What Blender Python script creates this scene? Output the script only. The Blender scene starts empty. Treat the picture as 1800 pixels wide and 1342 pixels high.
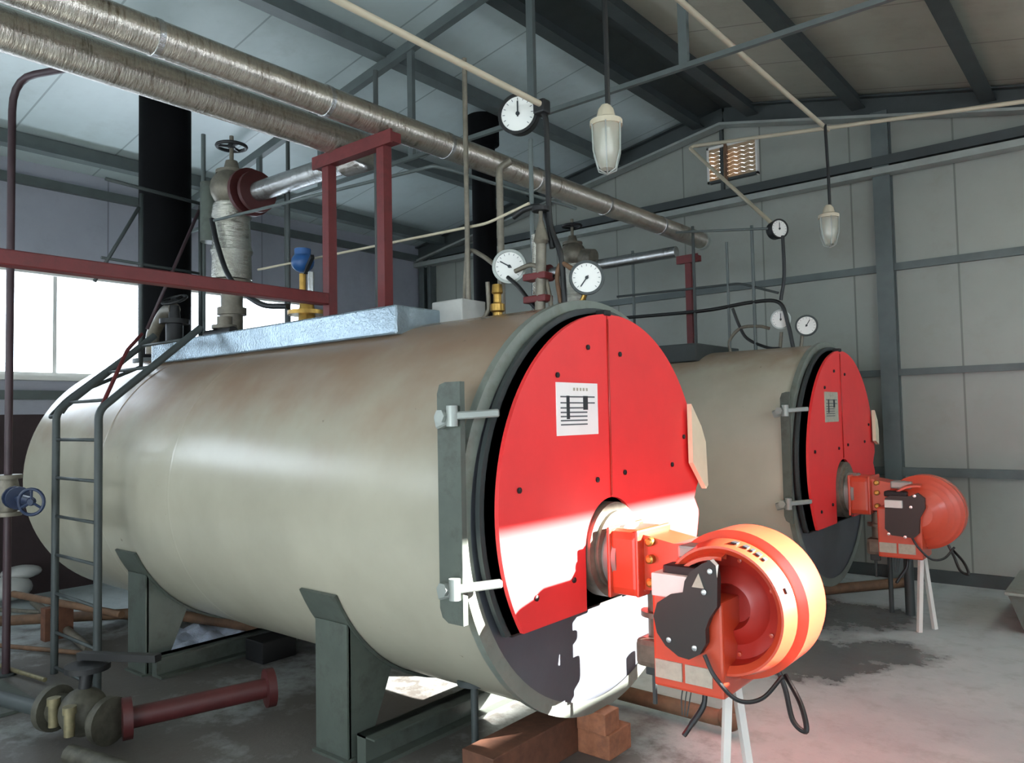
import bpy, bmesh, math, random
from mathutils import Vector, Matrix
R = math.radians
random.seed(7)
sc = bpy.context.scene
col = sc.collection

# ---------------------------------------------------------------- camera
YAW, PITCH, ROLL, FPX = .688, .0466, -.01945, 1345.0
cy_, sy_ = math.cos(YAW), math.sin(YAW)
fwd = Vector((-sy_*math.cos(PITCH), cy_*math.cos(PITCH), math.sin(PITCH)))
r0 = Vector((cy_, sy_, 0)); u0 = r0.cross(fwd)
rt = r0*math.cos(ROLL) + u0*math.sin(ROLL)
up = u0*math.cos(ROLL) - r0*math.sin(ROLL)
cam_d = bpy.data.cameras.new('camera'); cam = bpy.data.objects.new('camera', cam_d); col.objects.link(cam)
m = Matrix((rt, up, -fwd)).transposed().to_4x4(); m.translation = Vector((0, 0, 1.8))
cam.matrix_world = m
cam_d.sensor_width = 36; cam_d.lens = FPX/1800*36; cam_d.clip_start = .05
sc.camera = cam

# ---------------------------------------------------------------- light
sc.view_settings.view_transform = 'Standard'; sc.view_settings.look = 'None'
sc.view_settings.gamma = 1; sc.view_settings.use_curve_mapping = False
sc.view_settings.exposure = 0.0
SKY = 9.0; SUN = 85.0
w = bpy.data.worlds.new('world'); sc.world = w; w.use_nodes = True
bg = w.node_tree.nodes['Background']; bg.inputs[0].default_value = (.81, .92, 1.0, 1); bg.inputs[1].default_value = SKY
sun_d = bpy.data.lights.new('sun', 'SUN'); sun_d.energy = SUN; sun_d.angle = R(.6); sun_d.color = (1, .95, .86)
sun = bpy.data.objects.new('sun', sun_d); col.objects.link(sun)
sun.rotation_euler = Vector((-1, -.60, -.40)).to_track_quat('-Z', 'Y').to_euler()

# ---------------------------------------------------------------- materials
def srgb(r, g, b):
    f = lambda c: (c/255/12.92) if c/255 <= .04045 else ((c/255+.055)/1.055)**2.4
    return (f(r), f(g), f(b), 1)

class N:
    def __init__(s, name):
        s.m = bpy.data.materials.new(name); s.m.use_nodes = True; s.t = s.m.node_tree
        s.b = s.t.nodes['Principled BSDF']
        s.co = s.t.nodes.new('ShaderNodeTexCoord').outputs['Object']
    def n(s, kind, **kw):
        n = s.t.nodes.new(kind)
        for k, v in kw.items(): setattr(n, k, v)
        return n
    def l(s, a, b): s.t.links.new(a, b)
    def noise(s, scale, detail=3, rough=.6, stretch=None):
        n = s.n('ShaderNodeTexNoise'); n.inputs['Scale'].default_value = scale
        n.inputs['Detail'].default_value = detail; n.inputs['Roughness'].default_value = rough
        v = s.co
        if stretch:
            mp = s.n('ShaderNodeMapping'); mp.inputs['Scale'].default_value = stretch; s.l(v, mp.inputs[0]); v = mp.outputs[0]
        s.l(v, n.inputs['Vector']); return n.outputs['Fac']
    def ramp(s, fac, stops):
        r = s.n('ShaderNodeValToRGB'); e = r.color_ramp.elements
        while len(e) < len(stops): e.new(.5)
        for i, (p, c) in enumerate(stops):
            e[i].position = p; e[i].color = c if len(c) == 4 else (*c, 1)
        s.l(fac, r.inputs[0]); return r.outputs[0]
    def mix(s, fac, a, b):
        x = s.n('ShaderNodeMix', data_type='RGBA')
        for sock, v in ((x.inputs[0], fac), (x.inputs[6], a), (x.inputs[7], b)):
            if isinstance(v, (int, float, tuple)): sock.default_value = v
            else: s.l(v, sock)
        return x.outputs[2]
    def math(s, op, a, b=0.0):
        x = s.n('ShaderNodeMath', operation=op)
        for sock, v in ((x.inputs[0], a), (x.inputs[1], b)):
            if isinstance(v, (int, float)): sock.default_value = v
            else: s.l(v, sock)
        return x.outputs[0]
    def bump(s, h, strength=.3, dist=.01):
        b = s.n('ShaderNodeBump'); b.inputs['Strength'].default_value = strength; b.inputs['Distance'].default_value = dist
        s.l(h, b.inputs['Height']); s.l(b.outputs[0], s.b.inputs['Normal'])
    def xyz(s):
        x = s.n('ShaderNodeSeparateXYZ'); s.l(s.co, x.inputs[0]); return x.outputs

def dull(c, k): return (c[0]*k, c[1]*k, c[2]*k, 1)

def paint(name, c, rough=.5, metal=0, var=.18, scale=4, bump=.12, grime=None, gk=.5, coat=0):
    a = N(name)
    f = a.noise(scale, 4)
    cc = a.ramp(f, [(.3, dull(c, 1-var)), (.7, dull(c, 1+var*.6))])
    if grime:
        g = a.noise(scale*.6+1.7, 6, .7)
        g = a.ramp(g, [(.5, (0, 0, 0)), (.68, (gk, gk, gk))])
        cc = a.mix(g, cc, grime)
    a.l(cc, a.b.inputs['Base Color']); a.b.inputs['Roughness'].default_value = rough; a.b.inputs['Metallic'].default_value = metal
    if coat: a.b.inputs['Coat Weight'].default_value = coat; a.b.inputs['Coat Roughness'].default_value = .15
    if bump: a.bump(a.noise(scale*9, 3), bump, .004)
    return a.m

M = {}
M['steel'] = paint('painted_steel', srgb(88, 96, 95), .5, .1)
M['steel_dark'] = paint('dark_steel', srgb(58, 64, 64), .55, .1)
M['steel_light'] = paint('light_steel', srgb(150, 155, 150), .4, .3)
M['frame'] = paint('grey_green_frame', srgb(80, 87, 80), .5, .05, grime=srgb(50, 44, 38), gk=.6)
M['maroon'] = paint('maroon_primer', srgb(100, 32, 34), .55, 0, var=.3, grime=srgb(60, 26, 24), gk=.6)
M['darkred'] = paint('dark_red_flange', srgb(72, 26, 26), .55, 0, var=.3)
M['darkpipe'] = paint('dark_purple_pipe', srgb(58, 38, 44), .5, 0, var=.3)
M['rust'] = paint('rusty_pipe', srgb(104, 76, 54), .7, 0, var=.35, scale=9, grime=srgb(70, 52, 38))
M['black'] = paint('black_metal', srgb(22, 22, 24), .55, .1, var=.3)
M['soot'] = paint('chimney_black', srgb(9, 9, 11), .7, 0, var=.3); M['soot'].node_tree.nodes['Principled BSDF'].inputs['Specular IOR Level'].default_value = .08
M['rubber'] = paint('black_rubber', srgb(20, 21, 23), .45, 0, var=.2)
M['red'] = paint('red_door_paint', (.80, .036, .038, 1), .45, 0, var=.07, scale=2.5, bump=.05)
M['burner'] = paint('burner_red', (.56, .062, .024, 1), .36, 0, var=.06, bump=.04, coat=.5)
M['burner_dark'] = paint('burner_inlet_red', (.40, .022, .014, 1), .35, 0, var=.15, bump=.04)
M['cover_black'] = paint('burner_black_cover', srgb(38, 34, 32), .5, 0, var=.2)
M['door_black'] = paint('door_insulation_black', srgb(48, 44, 42), .6, .0, var=.4, scale=6)
M['plate_grey'] = paint('front_plate_grey', srgb(84, 87, 94), .34, .15, var=.14, scale=3)
M['ring'] = paint('flange_grey', srgb(124, 130, 122), .38, .15, grime=srgb(90, 80, 62))
M['cream'] = paint('cream_paint', srgb(214, 206, 178), .5, 0, var=.1)
M['white'] = paint('white_paint', srgb(216, 214, 208), .45, 0, var=.08)
M['paper'] = paint('label_white', srgb(236, 236, 234), .5, 0, var=.04, bump=0)
M['labelgrey'] = paint('label_grey', srgb(170, 166, 150), .5, 0, var=.15, scale=30)
M['ink'] = paint('ink_grey', srgb(82, 88, 92), .6, 0, var=.1, bump=0)
M['inkdark'] = paint('ink_dark', srgb(38, 44, 48), .6, 0, var=.1, bump=0)
M['conduit'] = paint('cream_conduit', srgb(186, 176, 154), .5, 0, var=.1)
M['brass'] = paint('brass', srgb(176, 140, 72), .35, .8, var=.25, scale=20)
M['chrome'] = paint('chrome', srgb(200, 202, 204), .22, .9, var=.1)
M['cast'] = paint('cast_metal', srgb(118, 112, 100), .5, .4, var=.3, scale=14)
M['blue'] = paint('blue_handle', srgb(26, 74, 128), .45, 0)
M['bluedark'] = paint('blue_black_handwheel', srgb(24, 38, 66), .45, 0)
M['dial'] = paint('dial_white', srgb(226, 226, 222), .35, 0, var=.04, bump=0)
M['wood'] = paint('timber', srgb(96, 60, 42), .8, 0, var=.35, scale=12)
M['brick'] = paint('fired_brick', srgb(150, 96, 68), .85, 0, var=.3, scale=16, grime=srgb(100, 70, 60))
M['deck'] = paint('galvanised_deck', srgb(150, 166, 176), .22, .7, var=.25, scale=6, bump=.9)
M['sheet'] = paint('floor_reflection_sheet', srgb(222, 232, 250), .2, 0, var=.25, scale=8, bump=.8)  # reflected window daylight put into this pale blue colour
M['grimy'] = paint('grimy_casting', srgb(74, 72, 62), .6, .2, var=.4, scale=14, grime=srgb(44, 38, 32))
M['dullbrass'] = paint('dull_brass', srgb(128, 120, 92), .45, .5, var=.3, scale=20)
M['brownwall'] = paint('dark_brown_panel', srgb(48, 34, 36), .7, 0, var=.3)
M['junction'] = paint('junction_box_grey', srgb(168, 168, 164), .45, 0)

def foil(name, c1, c2, axis, freq=30):
    a = N(name); x = a.xyz()
    big = a.noise(7, 5, .7); st = [1, 1, 1]; st[axis] = 6
    fine = a.noise(9, 5, .7, tuple(st))
    cc = a.ramp(a.math('MULTIPLY', a.math('ADD', big, fine), .5), [(.34, c2), (.46, c1), (.7, dull(c1, 1.25))])
    a.l(cc, a.b.inputs['Base Color']); a.b.inputs['Metallic'].default_value = .88; a.b.inputs['Roughness'].default_value = .2
    wv = a.math('SINE', a.math('MULTIPLY', x[axis], freq))
    a.bump(a.math('ADD', a.math('MULTIPLY', wv, .2), a.math('MULTIPLY', fine, 2.0)), .55, .010)
    return a.m
M['foil_y'] = foil('foil_lagging_long', srgb(196, 188, 178), srgb(118, 102, 84), 1)
M['foil_x'] = foil('foil_lagging_branch', srgb(176, 176, 176), srgb(110, 106, 104), 0)
M['foil_z'] = foil('foil_lagging_riser', srgb(178, 176, 166), srgb(104, 100, 90), 2, 22)

def panels(name, c, axis, pitch, grime, off=0.0, rough=.42):
    a = N(name); x = a.xyz()
    v = a.math('FRACT', a.math('ADD', a.math('DIVIDE', x[axis], pitch), off))
    seam = a.math('LESS_THAN', v, .018)
    f = a.noise(.8, 5, .65)
    cc = a.ramp(f, [(.3, dull(c, .88)), (.7, dull(c, 1.08))])
    cc = a.mix(a.math('MULTIPLY', a.ramp(a.noise(2.3, 6, .75), [(.52, (0, 0, 0)), (.75, (.6, .6, .6))]), .5), cc, grime)
    cc = a.mix(seam, cc, dull(c, .55))
    a.l(cc, a.b.inputs['Base Color']); a.b.inputs['Roughness'].default_value = rough
    rib = a.math('SINE', a.math('MULTIPLY', x[axis], 6.2832/pitch*8))
    a.bump(a.math('SUBTRACT', a.math('MULTIPLY', rib, .08), seam), .25, .01)
    return a.m
M['wall_gable'] = panels('gable_wall_panels', srgb(140, 143, 136), 0, 1.02, srgb(120, 116, 100), .38)
M['wall_left'] = panels('left_wall_panels', srgb(156, 158, 168), 1, 1.02, srgb(120, 124, 126), .2)
M['roof_l'] = panels('roof_panels_left', srgb(178, 190, 190), 1, 1.0, srgb(140, 146, 140), .3, .34)
M['roof_r'] = panels('roof_panels_right', srgb(158, 156, 142), 1, 1.0, srgb(116, 110, 92), .3, .5)

# concrete floor
a = N('concrete_floor')
f1 = a.noise(.9, 6, .65); f2 = a.noise(5, 6, .7); f3 = a.noise(40, 3)
cc = a.ramp(f1, [(.25, srgb(156, 162, 164)), (.5, srgb(170, 178, 178)), (.75, srgb(188, 194, 192))])
cc = a.mix(a.ramp(f2, [(.5, (0, 0, 0)), (.72, (.3, .3, .3))]), cc, srgb(92, 84, 74))
x = a.xyz()
# damp oily stains beside the second boiler and dirt under the first
def blob(cx, cy, r, soft=.45):
    dx = a.math('SUBTRACT', x[0], cx); dy = a.math('SUBTRACT', x[1], cy)
    d = a.math('SQRT', a.math('ADD', a.math('MULTIPLY', dx, dx), a.math('MULTIPLY', dy, dy)))
    d = a.math('ADD', a.math('DIVIDE', d, r), a.math('MULTIPLY', a.math('SUBTRACT', f2, .5), 1.6))
    return a.ramp(d, [(1-soft, (1, 1, 1)), (1, (0, 0, 0))])
st = blob(-2.05, 5.75, .62, .2)
for b in ((-1.55, 6.2, .4), (-2.7, 6.9, 1.0), (-2.0, 7.2, .55)): st = a.math('MAXIMUM', st, blob(*b, .3))
cc = a.mix(a.math('MULTIPLY', st, .72), cc, srgb(44, 42, 42))
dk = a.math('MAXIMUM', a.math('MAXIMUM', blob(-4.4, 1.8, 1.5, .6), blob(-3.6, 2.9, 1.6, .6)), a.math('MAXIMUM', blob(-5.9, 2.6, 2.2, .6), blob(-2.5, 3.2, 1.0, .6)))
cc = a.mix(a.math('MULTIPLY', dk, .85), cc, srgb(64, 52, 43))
a.l(cc, a.b.inputs['Base Color'])
a.l(a.math('SUBTRACT', a.math('SUBTRACT', .62, a.math('MULTIPLY', st, .3)), a.math('MULTIPLY', f1, .15)), a.b.inputs['Roughness'])
a.bump(a.math('ADD', a.math('MULTIPLY', f2, 1.0), a.math('MULTIPLY', f3, .15)), .35, .01)
M['floor'] = a.m

# boiler shell: beige enamel, brown dust lying along its top, rolled seams
def shell_mat(name, base, dust0=1.55, dk=1.0):
    a = N(name); x = a.xyz()
    f = a.noise(1.6, 5, .6)
    cc = a.ramp(f, [(.3, dull(base, .9)), (.7, dull(base, 1.06))])
    dust = a.math('ADD', a.math('MULTIPLY', a.math('SUBTRACT', x[2], dust0), 1.15), a.math('MULTIPLY', a.math('SUBTRACT', a.noise(2.2, 4, .55), .5), .9))
    mr = a.n('ShaderNodeMapRange', interpolation_type='SMOOTHERSTEP'); mr.inputs['From Min'].default_value = -.15; mr.inputs['From Max'].default_value = .9; mr.inputs['To Max'].default_value = .95
    a.l(dust, mr.inputs['Value']); dust = mr.outputs[0]
    cc = a.mix(dust, cc, dull(srgb(138, 112, 92), dk))
    spots = a.ramp(a.noise(17, 2, .5), [(.76, (0, 0, 0)), (.8, (.6, .6, .6))])
    cc = a.mix(spots, cc, srgb(110, 98, 84))
    a.l(cc, a.b.inputs['Base Color'])
    a.b.inputs['Roughness'].default_value = .27
    a.bump(a.noise(2.2, 2, .4), .10, .03)
    return a.m
M['shell'] = shell_mat('boiler_shell_enamel', srgb(163, 158, 142))
M['shell2'] = shell_mat('boiler_shell_enamel_clean', srgb(186, 182, 166), 1.9, 1.2)

def glassy(name, tint=(.9, .95, .97, 1), keep=.85):
    a = N(name); t = a.t
    tr = a.n('ShaderNodeBsdfTransparent'); tr.inputs[0].default_value = tint
    gl = a.n('ShaderNodeBsdfGlossy'); gl.inputs[0].default_value = (1, 1, 1, 1); gl.inputs[1].default_value = .08
    mx = a.n('ShaderNodeMixShader'); mx.inputs[0].default_value = 1-keep
    a.l(tr.outputs[0], mx.inputs[1]); a.l(gl.outputs[0], mx.inputs[2])
    out = [n for n in t.nodes if n.type == 'OUTPUT_MATERIAL'][0]; a.l(mx.outputs[0], out.inputs[0]); return a.m
a = N('louvre_plastic')
tl = a.n('ShaderNodeBsdfTranslucent'); tl.inputs[0].default_value = (.26, .17, .09, 1)
a.b.inputs['Base Color'].default_value = (.45, .36, .25, 1); mx = a.n('ShaderNodeMixShader'); mx.inputs[0].default_value = .35
a.l(a.b.outputs[0], mx.inputs[1]); a.l(tl.outputs[0], mx.inputs[2])
out = [n for n in a.t.nodes if n.type == 'OUTPUT_MATERIAL'][0]; a.l(mx.outputs[0], out.inputs[0]); M['slat'] = a.m
a = N('added_skylight_panel')
tl = a.n('ShaderNodeBsdfTranslucent'); tl.inputs[0].default_value = (.42, .43, .40, 1)
out = [n for n in a.t.nodes if n.type == 'OUTPUT_MATERIAL'][0]; a.l(tl.outputs[0], out.inputs[0]); M['added_skylight'] = a.m  # translucent strip that spreads the sun as added fill
M['glass'] = glassy('window_glass', (.97, .98, 1, 1), .95)
a = N('frosted_lamp_glass')
tr = a.n('ShaderNodeBsdfTransparent'); tl = a.n('ShaderNodeBsdfTranslucent'); tl.inputs[0].default_value = (.8, .8, .7, 1)
a.b.inputs['Base Color'].default_value = (.62, .61, .52, 1); a.b.inputs['Roughness'].default_value = .12
m1 = a.n('ShaderNodeMixShader'); m1.inputs[0].default_value = .4; a.l(a.b.outputs[0], m1.inputs[1]); a.l(tl.outputs[0], m1.inputs[2])
m2 = a.n('ShaderNodeMixShader'); m2.inputs[0].default_value = .45; a.l(m1.outputs[0], m2.inputs[1]); a.l(tr.outputs[0], m2.inputs[2])
out = [n for n in a.t.nodes if n.type == 'OUTPUT_MATERIAL'][0]; a.l(m2.outputs[0], out.inputs[0]); M['lampglass'] = a.m

# ---------------------------------------------------------------- mesh builder
def basis(d):
    d = Vector(d).normalized(); h = Vector((0, 0, 1)) if abs(d.z) < .9 else Vector((1, 0, 0))
    u = d.cross(h).normalized(); v = d.cross(u).normalized(); return d, u, v

class MB:
    def __init__(s): s.bm = bmesh.new()
    def box(s, x0, x1, y0, y1, z0, z1, bev=0):
        b = bmesh.new(); bmesh.ops.create_cube(b, size=1)
        bmesh.ops.scale(b, vec=(abs(x1-x0), abs(y1-y0), abs(z1-z0)), verts=b.verts)
        if bev: bmesh.ops.bevel(b, geom=b.edges[:], offset=bev, segments=2, affect='EDGES', profile=.6)
        bmesh.ops.translate(b, vec=((x0+x1)/2, (y0+y1)/2, (z0+z1)/2), verts=b.verts)
        s._add(b); return s
    def bar(s, p, q, wd, ht, upv=(0, 0, 1), bev=0):
        p = Vector(p); q = Vector(q); d = (q-p); L = d.length; d.normalize(); U = Vector(upv)
        sd = d.cross(U); sd.normalize(); U = sd.cross(d)
        b = bmesh.new(); bmesh.ops.create_cube(b, size=1)
        bmesh.ops.scale(b, vec=(L, wd, ht), verts=b.verts)
        if bev: bmesh.ops.bevel(b, geom=b.edges[:], offset=bev, segments=1, affect='EDGES')
        mt = Matrix((d, sd, U)).transposed().to_4x4(); mt.translation = (p+q)/2
        b.transform(mt); s._add(b); return s
    def _add(s, b, smooth=False):
        mp = {}
        for v in b.verts: mp[v] = s.bm.verts.new(v.co)
        for f in b.faces:
            try: g = s.bm.faces.new([mp[v] for v in f.verts]); g.smooth = smooth or f.smooth
            except ValueError: pass
        b.free()
    def tube(s, pts, r, seg=12, cap=True, round_=0, closed=False):
        pts = [Vector(p) for p in pts]
        if round_ and len(pts) > 2: pts = fillet(pts, round_)
        n = len(pts); rings = []; pu = None
        for i, p in enumerate(pts):
            if closed: d = (pts[(i+1) % n]-pts[i-1])
            elif i == 0: d = pts[1]-p
            elif i == n-1: d = p-pts[i-1]
            else: d = (pts[i+1]-p).normalized()+(p-pts[i-1]).normalized()
            d.normalize()
            if pu is None: _, u, v = basis(d)
            else:
                u = pu-d*pu.dot(d); u.normalize(); v = d.cross(u)
            pu = u
            rr = r[i] if isinstance(r, (list, tuple)) else r
            rings.append([s.bm.verts.new(p+(u*math.cos(t)+v*math.sin(t))*rr) for t in [2*math.pi*k/seg for k in range(seg)]])
        rng = range(n) if closed else range(n-1)
        for i in rng:
            A, B = rings[i], rings[(i+1) % n]
            for k in range(seg):
                f = s.bm.faces.new((A[k], A[(k+1) % seg], B[(k+1) % seg], B[k])); f.smooth = True
        if cap and not closed:
            s.bm.faces.new(rings[0][::-1]); s.bm.faces.new(rings[-1])
        return s
    def lathe(s, o, axis, prof, seg=32, sharp=True, a0=0, a1=2*math.pi, ref=None):
        """prof: list of (t along axis, radius)"""
        o = Vector(o); d, u, v = basis(axis)
        if ref: u = Vector(ref).normalized(); v = d.cross(u)
        full = abs(a1-a0-2*math.pi) < 1e-6; ns = seg if full else seg+1
        segs = [(prof[i], prof[i+1]) for i in range(len(prof)-1)]
        for (t0, ra), (t1, rb) in segs:
            def ring(t, r):
                if r < 1e-6: return [s.bm.verts.new(o+d*t)]
                return [s.bm.verts.new(o+d*t+(u*math.cos(a)+v*math.sin(a))*r) for a in [a0+(a1-a0)*k/seg for k in range(ns)]]
            A, B = ring(t0, ra), ring(t1, rb); cnt = seg
            for k in range(cnt):
                k2 = (k+1) % ns
                if len(A) == 1 and len(B) == 1: continue
                if len(A) == 1: vs = (A[0], B[k2], B[k])
                elif len(B) == 1: vs = (A[k], A[k2], B[0])
                else: vs = (A[k], A[k2], B[k2], B[k])
                f = s.bm.faces.new(vs); f.smooth = abs(t1-t0) > 1e-5
        return s
    def prism(s, poly, plane, a, b, smooth=False):
        """poly in 2D; plane 'x' -> (y,z), 'y' -> (x,z), 'z' -> (x,y); extruded from a to b"""
        def P(q, c): return {'x': (c, q[0], q[1]), 'y': (q[0], c, q[1]), 'z': (q[0], q[1], c)}[plane]
        A = [s.bm.verts.new(P(q, a)) for q in poly]; B = [s.bm.verts.new(P(q, b)) for q in poly]
        n = len(poly); s.bm.faces.new(A[::-1]); s.bm.faces.new(B)
        for i in range(n): s.bm.faces.new((A[i], A[(i+1) % n], B[(i+1) % n], B[i]))
        return s
    def ball(s, c, r, sc_=(1, 1, 1)):
        b = bmesh.new(); bmesh.ops.create_uvsphere(b, u_segments=16, v_segments=10, radius=r)
        bmesh.ops.scale(b, vec=sc_, verts=b.verts); bmesh.ops.translate(b, vec=c, verts=b.verts); s._add(b, True); return s
    def build(s, name, mat, parent=None, loc=None):
        bm = s.bm
        bmesh.ops.remove_doubles(bm, verts=bm.verts, dist=1e-5)
        bmesh.ops.recalc_face_normals(bm, faces=bm.faces)
        me = bpy.data.meshes.new(name)
        org = Vector(loc) if loc is not None else (wloc(parent) if parent else Vector((0, 0, 0)))
        bmesh.ops.translate(bm, vec=-org, verts=bm.verts)
        # keep flat/curved junctions crisp
        for e in bm.edges:
            if len(e.link_faces) == 2 and e.calc_face_angle(0) > R(38): e.smooth = False
        bm.to_mesh(me); bm.free(); me.materials.append(mat)
        o = bpy.data.objects.new(name, me); col.objects.link(o)
        if parent: o.parent = parent
        if loc is not None: o.location = org
        return o

def wloc(o):
    v = Vector((0, 0, 0))
    while o: v += o.location; o = o.parent
    return v

def fillet(pts, r, k=5):
    out = [pts[0]]
    for i in range(1, len(pts)-1):
        p, a, b = pts[i], pts[i-1], pts[i+1]
        da = (a-p); db = (b-p); q = min(r, da.length*.48, db.length*.48)
        A = p+da.normalized()*q; B = p+db.normalized()*q
        for j in range(k+1):
            t = j/k; out.append(A*(1-t)**2+p*2*t*(1-t)+B*t*t)
    out.append(pts[-1]); return out

def curve(pts, n=8):
    """Catmull-Rom through the points"""
    P = [Vector(p) for p in pts]; P = [P[0]*2-P[1]]+P+[P[-1]*2-P[-2]]; out = []
    for i in range(1, len(P)-2):
        for j in range(n):
            t = j/n; a, b, c, d = P[i-1:i+3]
            out.append(.5*((2*b)+(c-a)*t+(2*a-5*b+4*c-d)*t*t+(3*b-a-3*c+d)*t**3))
    out.append(P[-2]); return out

def tag(o, label=None, cat=None, group=None, kind=None):
    if label: o['label'] = label
    if cat: o['category'] = cat
    if group: o['group'] = group
    if kind: o['kind'] = kind
    return o
def empty(name, loc, label, cat, group=None):
    o = bpy.data.objects.new(name, None); col.objects.link(o); o.location = loc; o.empty_display_size = .1
    return tag(o, label, cat, group)
def single(name, mb, mat, loc, label, cat, group=None):
    return tag(mb.build(name, mat, None, loc), label, cat, group)
def struct(name, mb, mat): return tag(mb.build(name, mat), kind='structure')

# ---------------------------------------------------------------- setting
XL, XR, YN, YG = -9.3, 3.1, -4.0, 9.0        # left wall, right wall, near end, gable wall
AX, AZ = -3.85, 5.62                          # ridge
EZ = 4.70; SR = .215
def roof_z(x): return AZ-(AX-x)*(AZ-EZ)/(AX-XL) if x < AX else AZ-(x-AX)*SR
ZR = roof_z(XR)

fl = MB(); fl.box(XL-.5, XR+6, YN-3, YG+.3, -.2, 0); struct('floor', fl, M['floor'])

def wall_x(x0, x1, ya, yb, za, zb, holes):
    """slab normal to X with rectangular holes (y0,y1,z0,z1), holes sorted by y"""
    b = MB(); y = ya
    for (h0, h1, g0, g1) in holes:
        if h0 > y: b.box(x0, x1, y, h0, za, zb)
        b.box(x0, x1, h0, h1, za, g0); b.box(x0, x1, h0, h1, g1, zb); y = h1
    b.box(x0, x1, y, yb, za, zb); return b
WZ0, WZ1 = 2.34, 3.52
WIN = [(-2.2, 6.75)]
lw = struct('wall_left', wall_x(XL-.12, XL, YN, YG, 0, EZ+.02, [(-2.2, .55, WZ0, WZ1), (2.2, 6.75, WZ0, WZ1)]), M['wall_left'])
b = MB(); b.box(XL, XL+.025, YN, YG, 0, 1.93); b.build('dado_panel', M['brownwall'], lw)
b = MB()
for z in (EZ-.22, 2.14): b.box(XL, XL+.07, YN, YG, z-.05, z+.05)
b.build('wall_girt', M['steel'], lw)
struct('wall_right', wall_x(XR, XR+.12, YN, YG, 0, ZR, [(-3.4, 3.6, 2.42, 3.47), (5.35, 8.3, 2.45, 3.47)]), M['wall_left'])  # longer opening is added, out of view, for fill daylight

# gable wall, with a hole for the louvre
LX0, LX1, LZ0, LZ1 = -4.1, -3.45, 4.68, 5.14
b = MB()
b.prism([(XL, 0), (LX0, 0), (LX0, roof_z(LX0)), (XL, EZ)], 'y', YG, YG+.12)
b.prism([(LX1, 0), (XR, 0), (XR, ZR), (LX1, roof_z(LX1))], 'y', YG, YG+.12)
b.prism([(LX0, 0), (LX1, 0), (LX1, LZ0), (LX0, LZ0)], 'y', YG, YG+.12)
b.prism([(LX0, LZ1), (LX1, LZ1), (LX1, roof_z(LX1)), (AX, AZ), (LX0, roof_z(LX0))], 'y', YG, YG+.12)
wg = struct('wall_back', b, M['wall_gable'])
for z, h, dd in ((1.14, .09, .06), (2.20, .07, .05), (3.34, .08, .05)):
    b = MB(); b.box(XL, XR, YG-dd, YG, z-h/2, z+h/2); b.build('wall_girt', M['steel'], wg)
b = MB(); b.box(XL, XR, YG-.16, YG, 4.44, 4.54); b.build('wall_girt', M['steel_dark'], wg)
b = MB(); b.box(XL, XR, YG-.22, YG-.06, 4.33, 4.40); b.build('wall_girt', M['steel_light'], wg)
for cx_, cw in ((-2.07, .17), (-9.2, .12), (-9.02, .06)):
    b = MB(); b.box(cx_-cw/2, cx_+cw/2, YG-.14, YG-.12, 0, roof_z(cx_)-.2); b.box(cx_-.02, cx_+.02, YG-.13, YG, 0, roof_z(cx_)-.2)
    b.box(cx_-cw/2, cx_+cw/2, YG-.03, YG, 0, roof_z(cx_)-.2)
    b.build('wall_column', M['steel'], wg)
b = MB(); b.box(-3.93, -3.89, YG-.05, YG, 4.5, 5.4); b.build('wall_column', M['steel_dark'], wg)
b = MB(); b.box(XL, XR, YG-.04, YG, 0, .13); struct('baseboard_back', b, M['steel_dark'])
# gable rafters with pale lower flange
for (xa, xb) in ((XL, AX), (AX, XR)):
    za, zb = roof_z(xa), roof_z(xb)
    b = MB(); b.bar((xa, YG-.1, za-.14), (xb, YG-.1, zb-.14), .012, .24); b.bar((xa, YG-.1, za-.03), (xb, YG-.1, zb-.03), .16, .02)
    b.build('gable_rafter', M['steel_dark'], wg)
    b = MB(); b.bar((xa, YG-.14, za-.27), (xb, YG-.14, zb-.27), .16, .03); b.build('rafter_flange', M['steel_light'], wg)

# roof
T = .12
b = MB(); b.prism([(XL-.2, roof_z(XL-.2+1e-6)), (AX, AZ), (AX, AZ+T), (XL-.2, EZ+T)], 'y', YN, YG+.12)
cl = struct('ceiling_left', b, M['roof_l'])
SX0, SX1, SY0, SY1 = .12, 1.1, -1.0, 8.6
def rslab(b, x0, x1, y0, y1): b.prism([(x0, roof_z(x0)), (x1, roof_z(x1)), (x1, roof_z(x1)+T), (x0, roof_z(x0)+T)], 'y', y0, y1)
b = MB(); rslab(b, AX, SX0, YN, YG+.12); rslab(b, SX1, XR+.12, YN, YG+.12); rslab(b, SX0, SX1, YN, SY0); rslab(b, SX0, SX1, SY1, YG+.12)
cr = struct('ceiling_right', b, M['roof_r'])
b = MB(); b.prism([(SX0, roof_z(SX0)+.05), (SX1, roof_z(SX1)+.05), (SX1, roof_z(SX1)+.06), (SX0, roof_z(SX0)+.06)], 'y', SY0, SY1)
struct('added_skylight_strip', b, M['added_skylight'])  # unseen bright roof strip added for the pipe highlight and floor fill
def purlin(x, parent, w_=.09, h=.15, name='roof_purlin', mat='steel'):
    z = roof_z(x); b = MB(); b.box(x-w_/2, x+w_/2, YN, YG, z-h, z-.005)
    b.box(x-w_/2, x+w_/2+.05, YN, YG, z-h-.012, z-h); return b.build(name, M[mat], parent)
for x in (-8.72, -6.95, -5.42): purlin(x, cl)
purlin(-4.2, cl, mat='steel_dark'); purlin(-3.5, cr, mat='steel_dark')
for x in (-2.3, -1.08, .3, 1.7): purlin(x, cr, mat='steel_dark')
b = MB()      # dark ridge lining between the two ridge purlins
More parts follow.
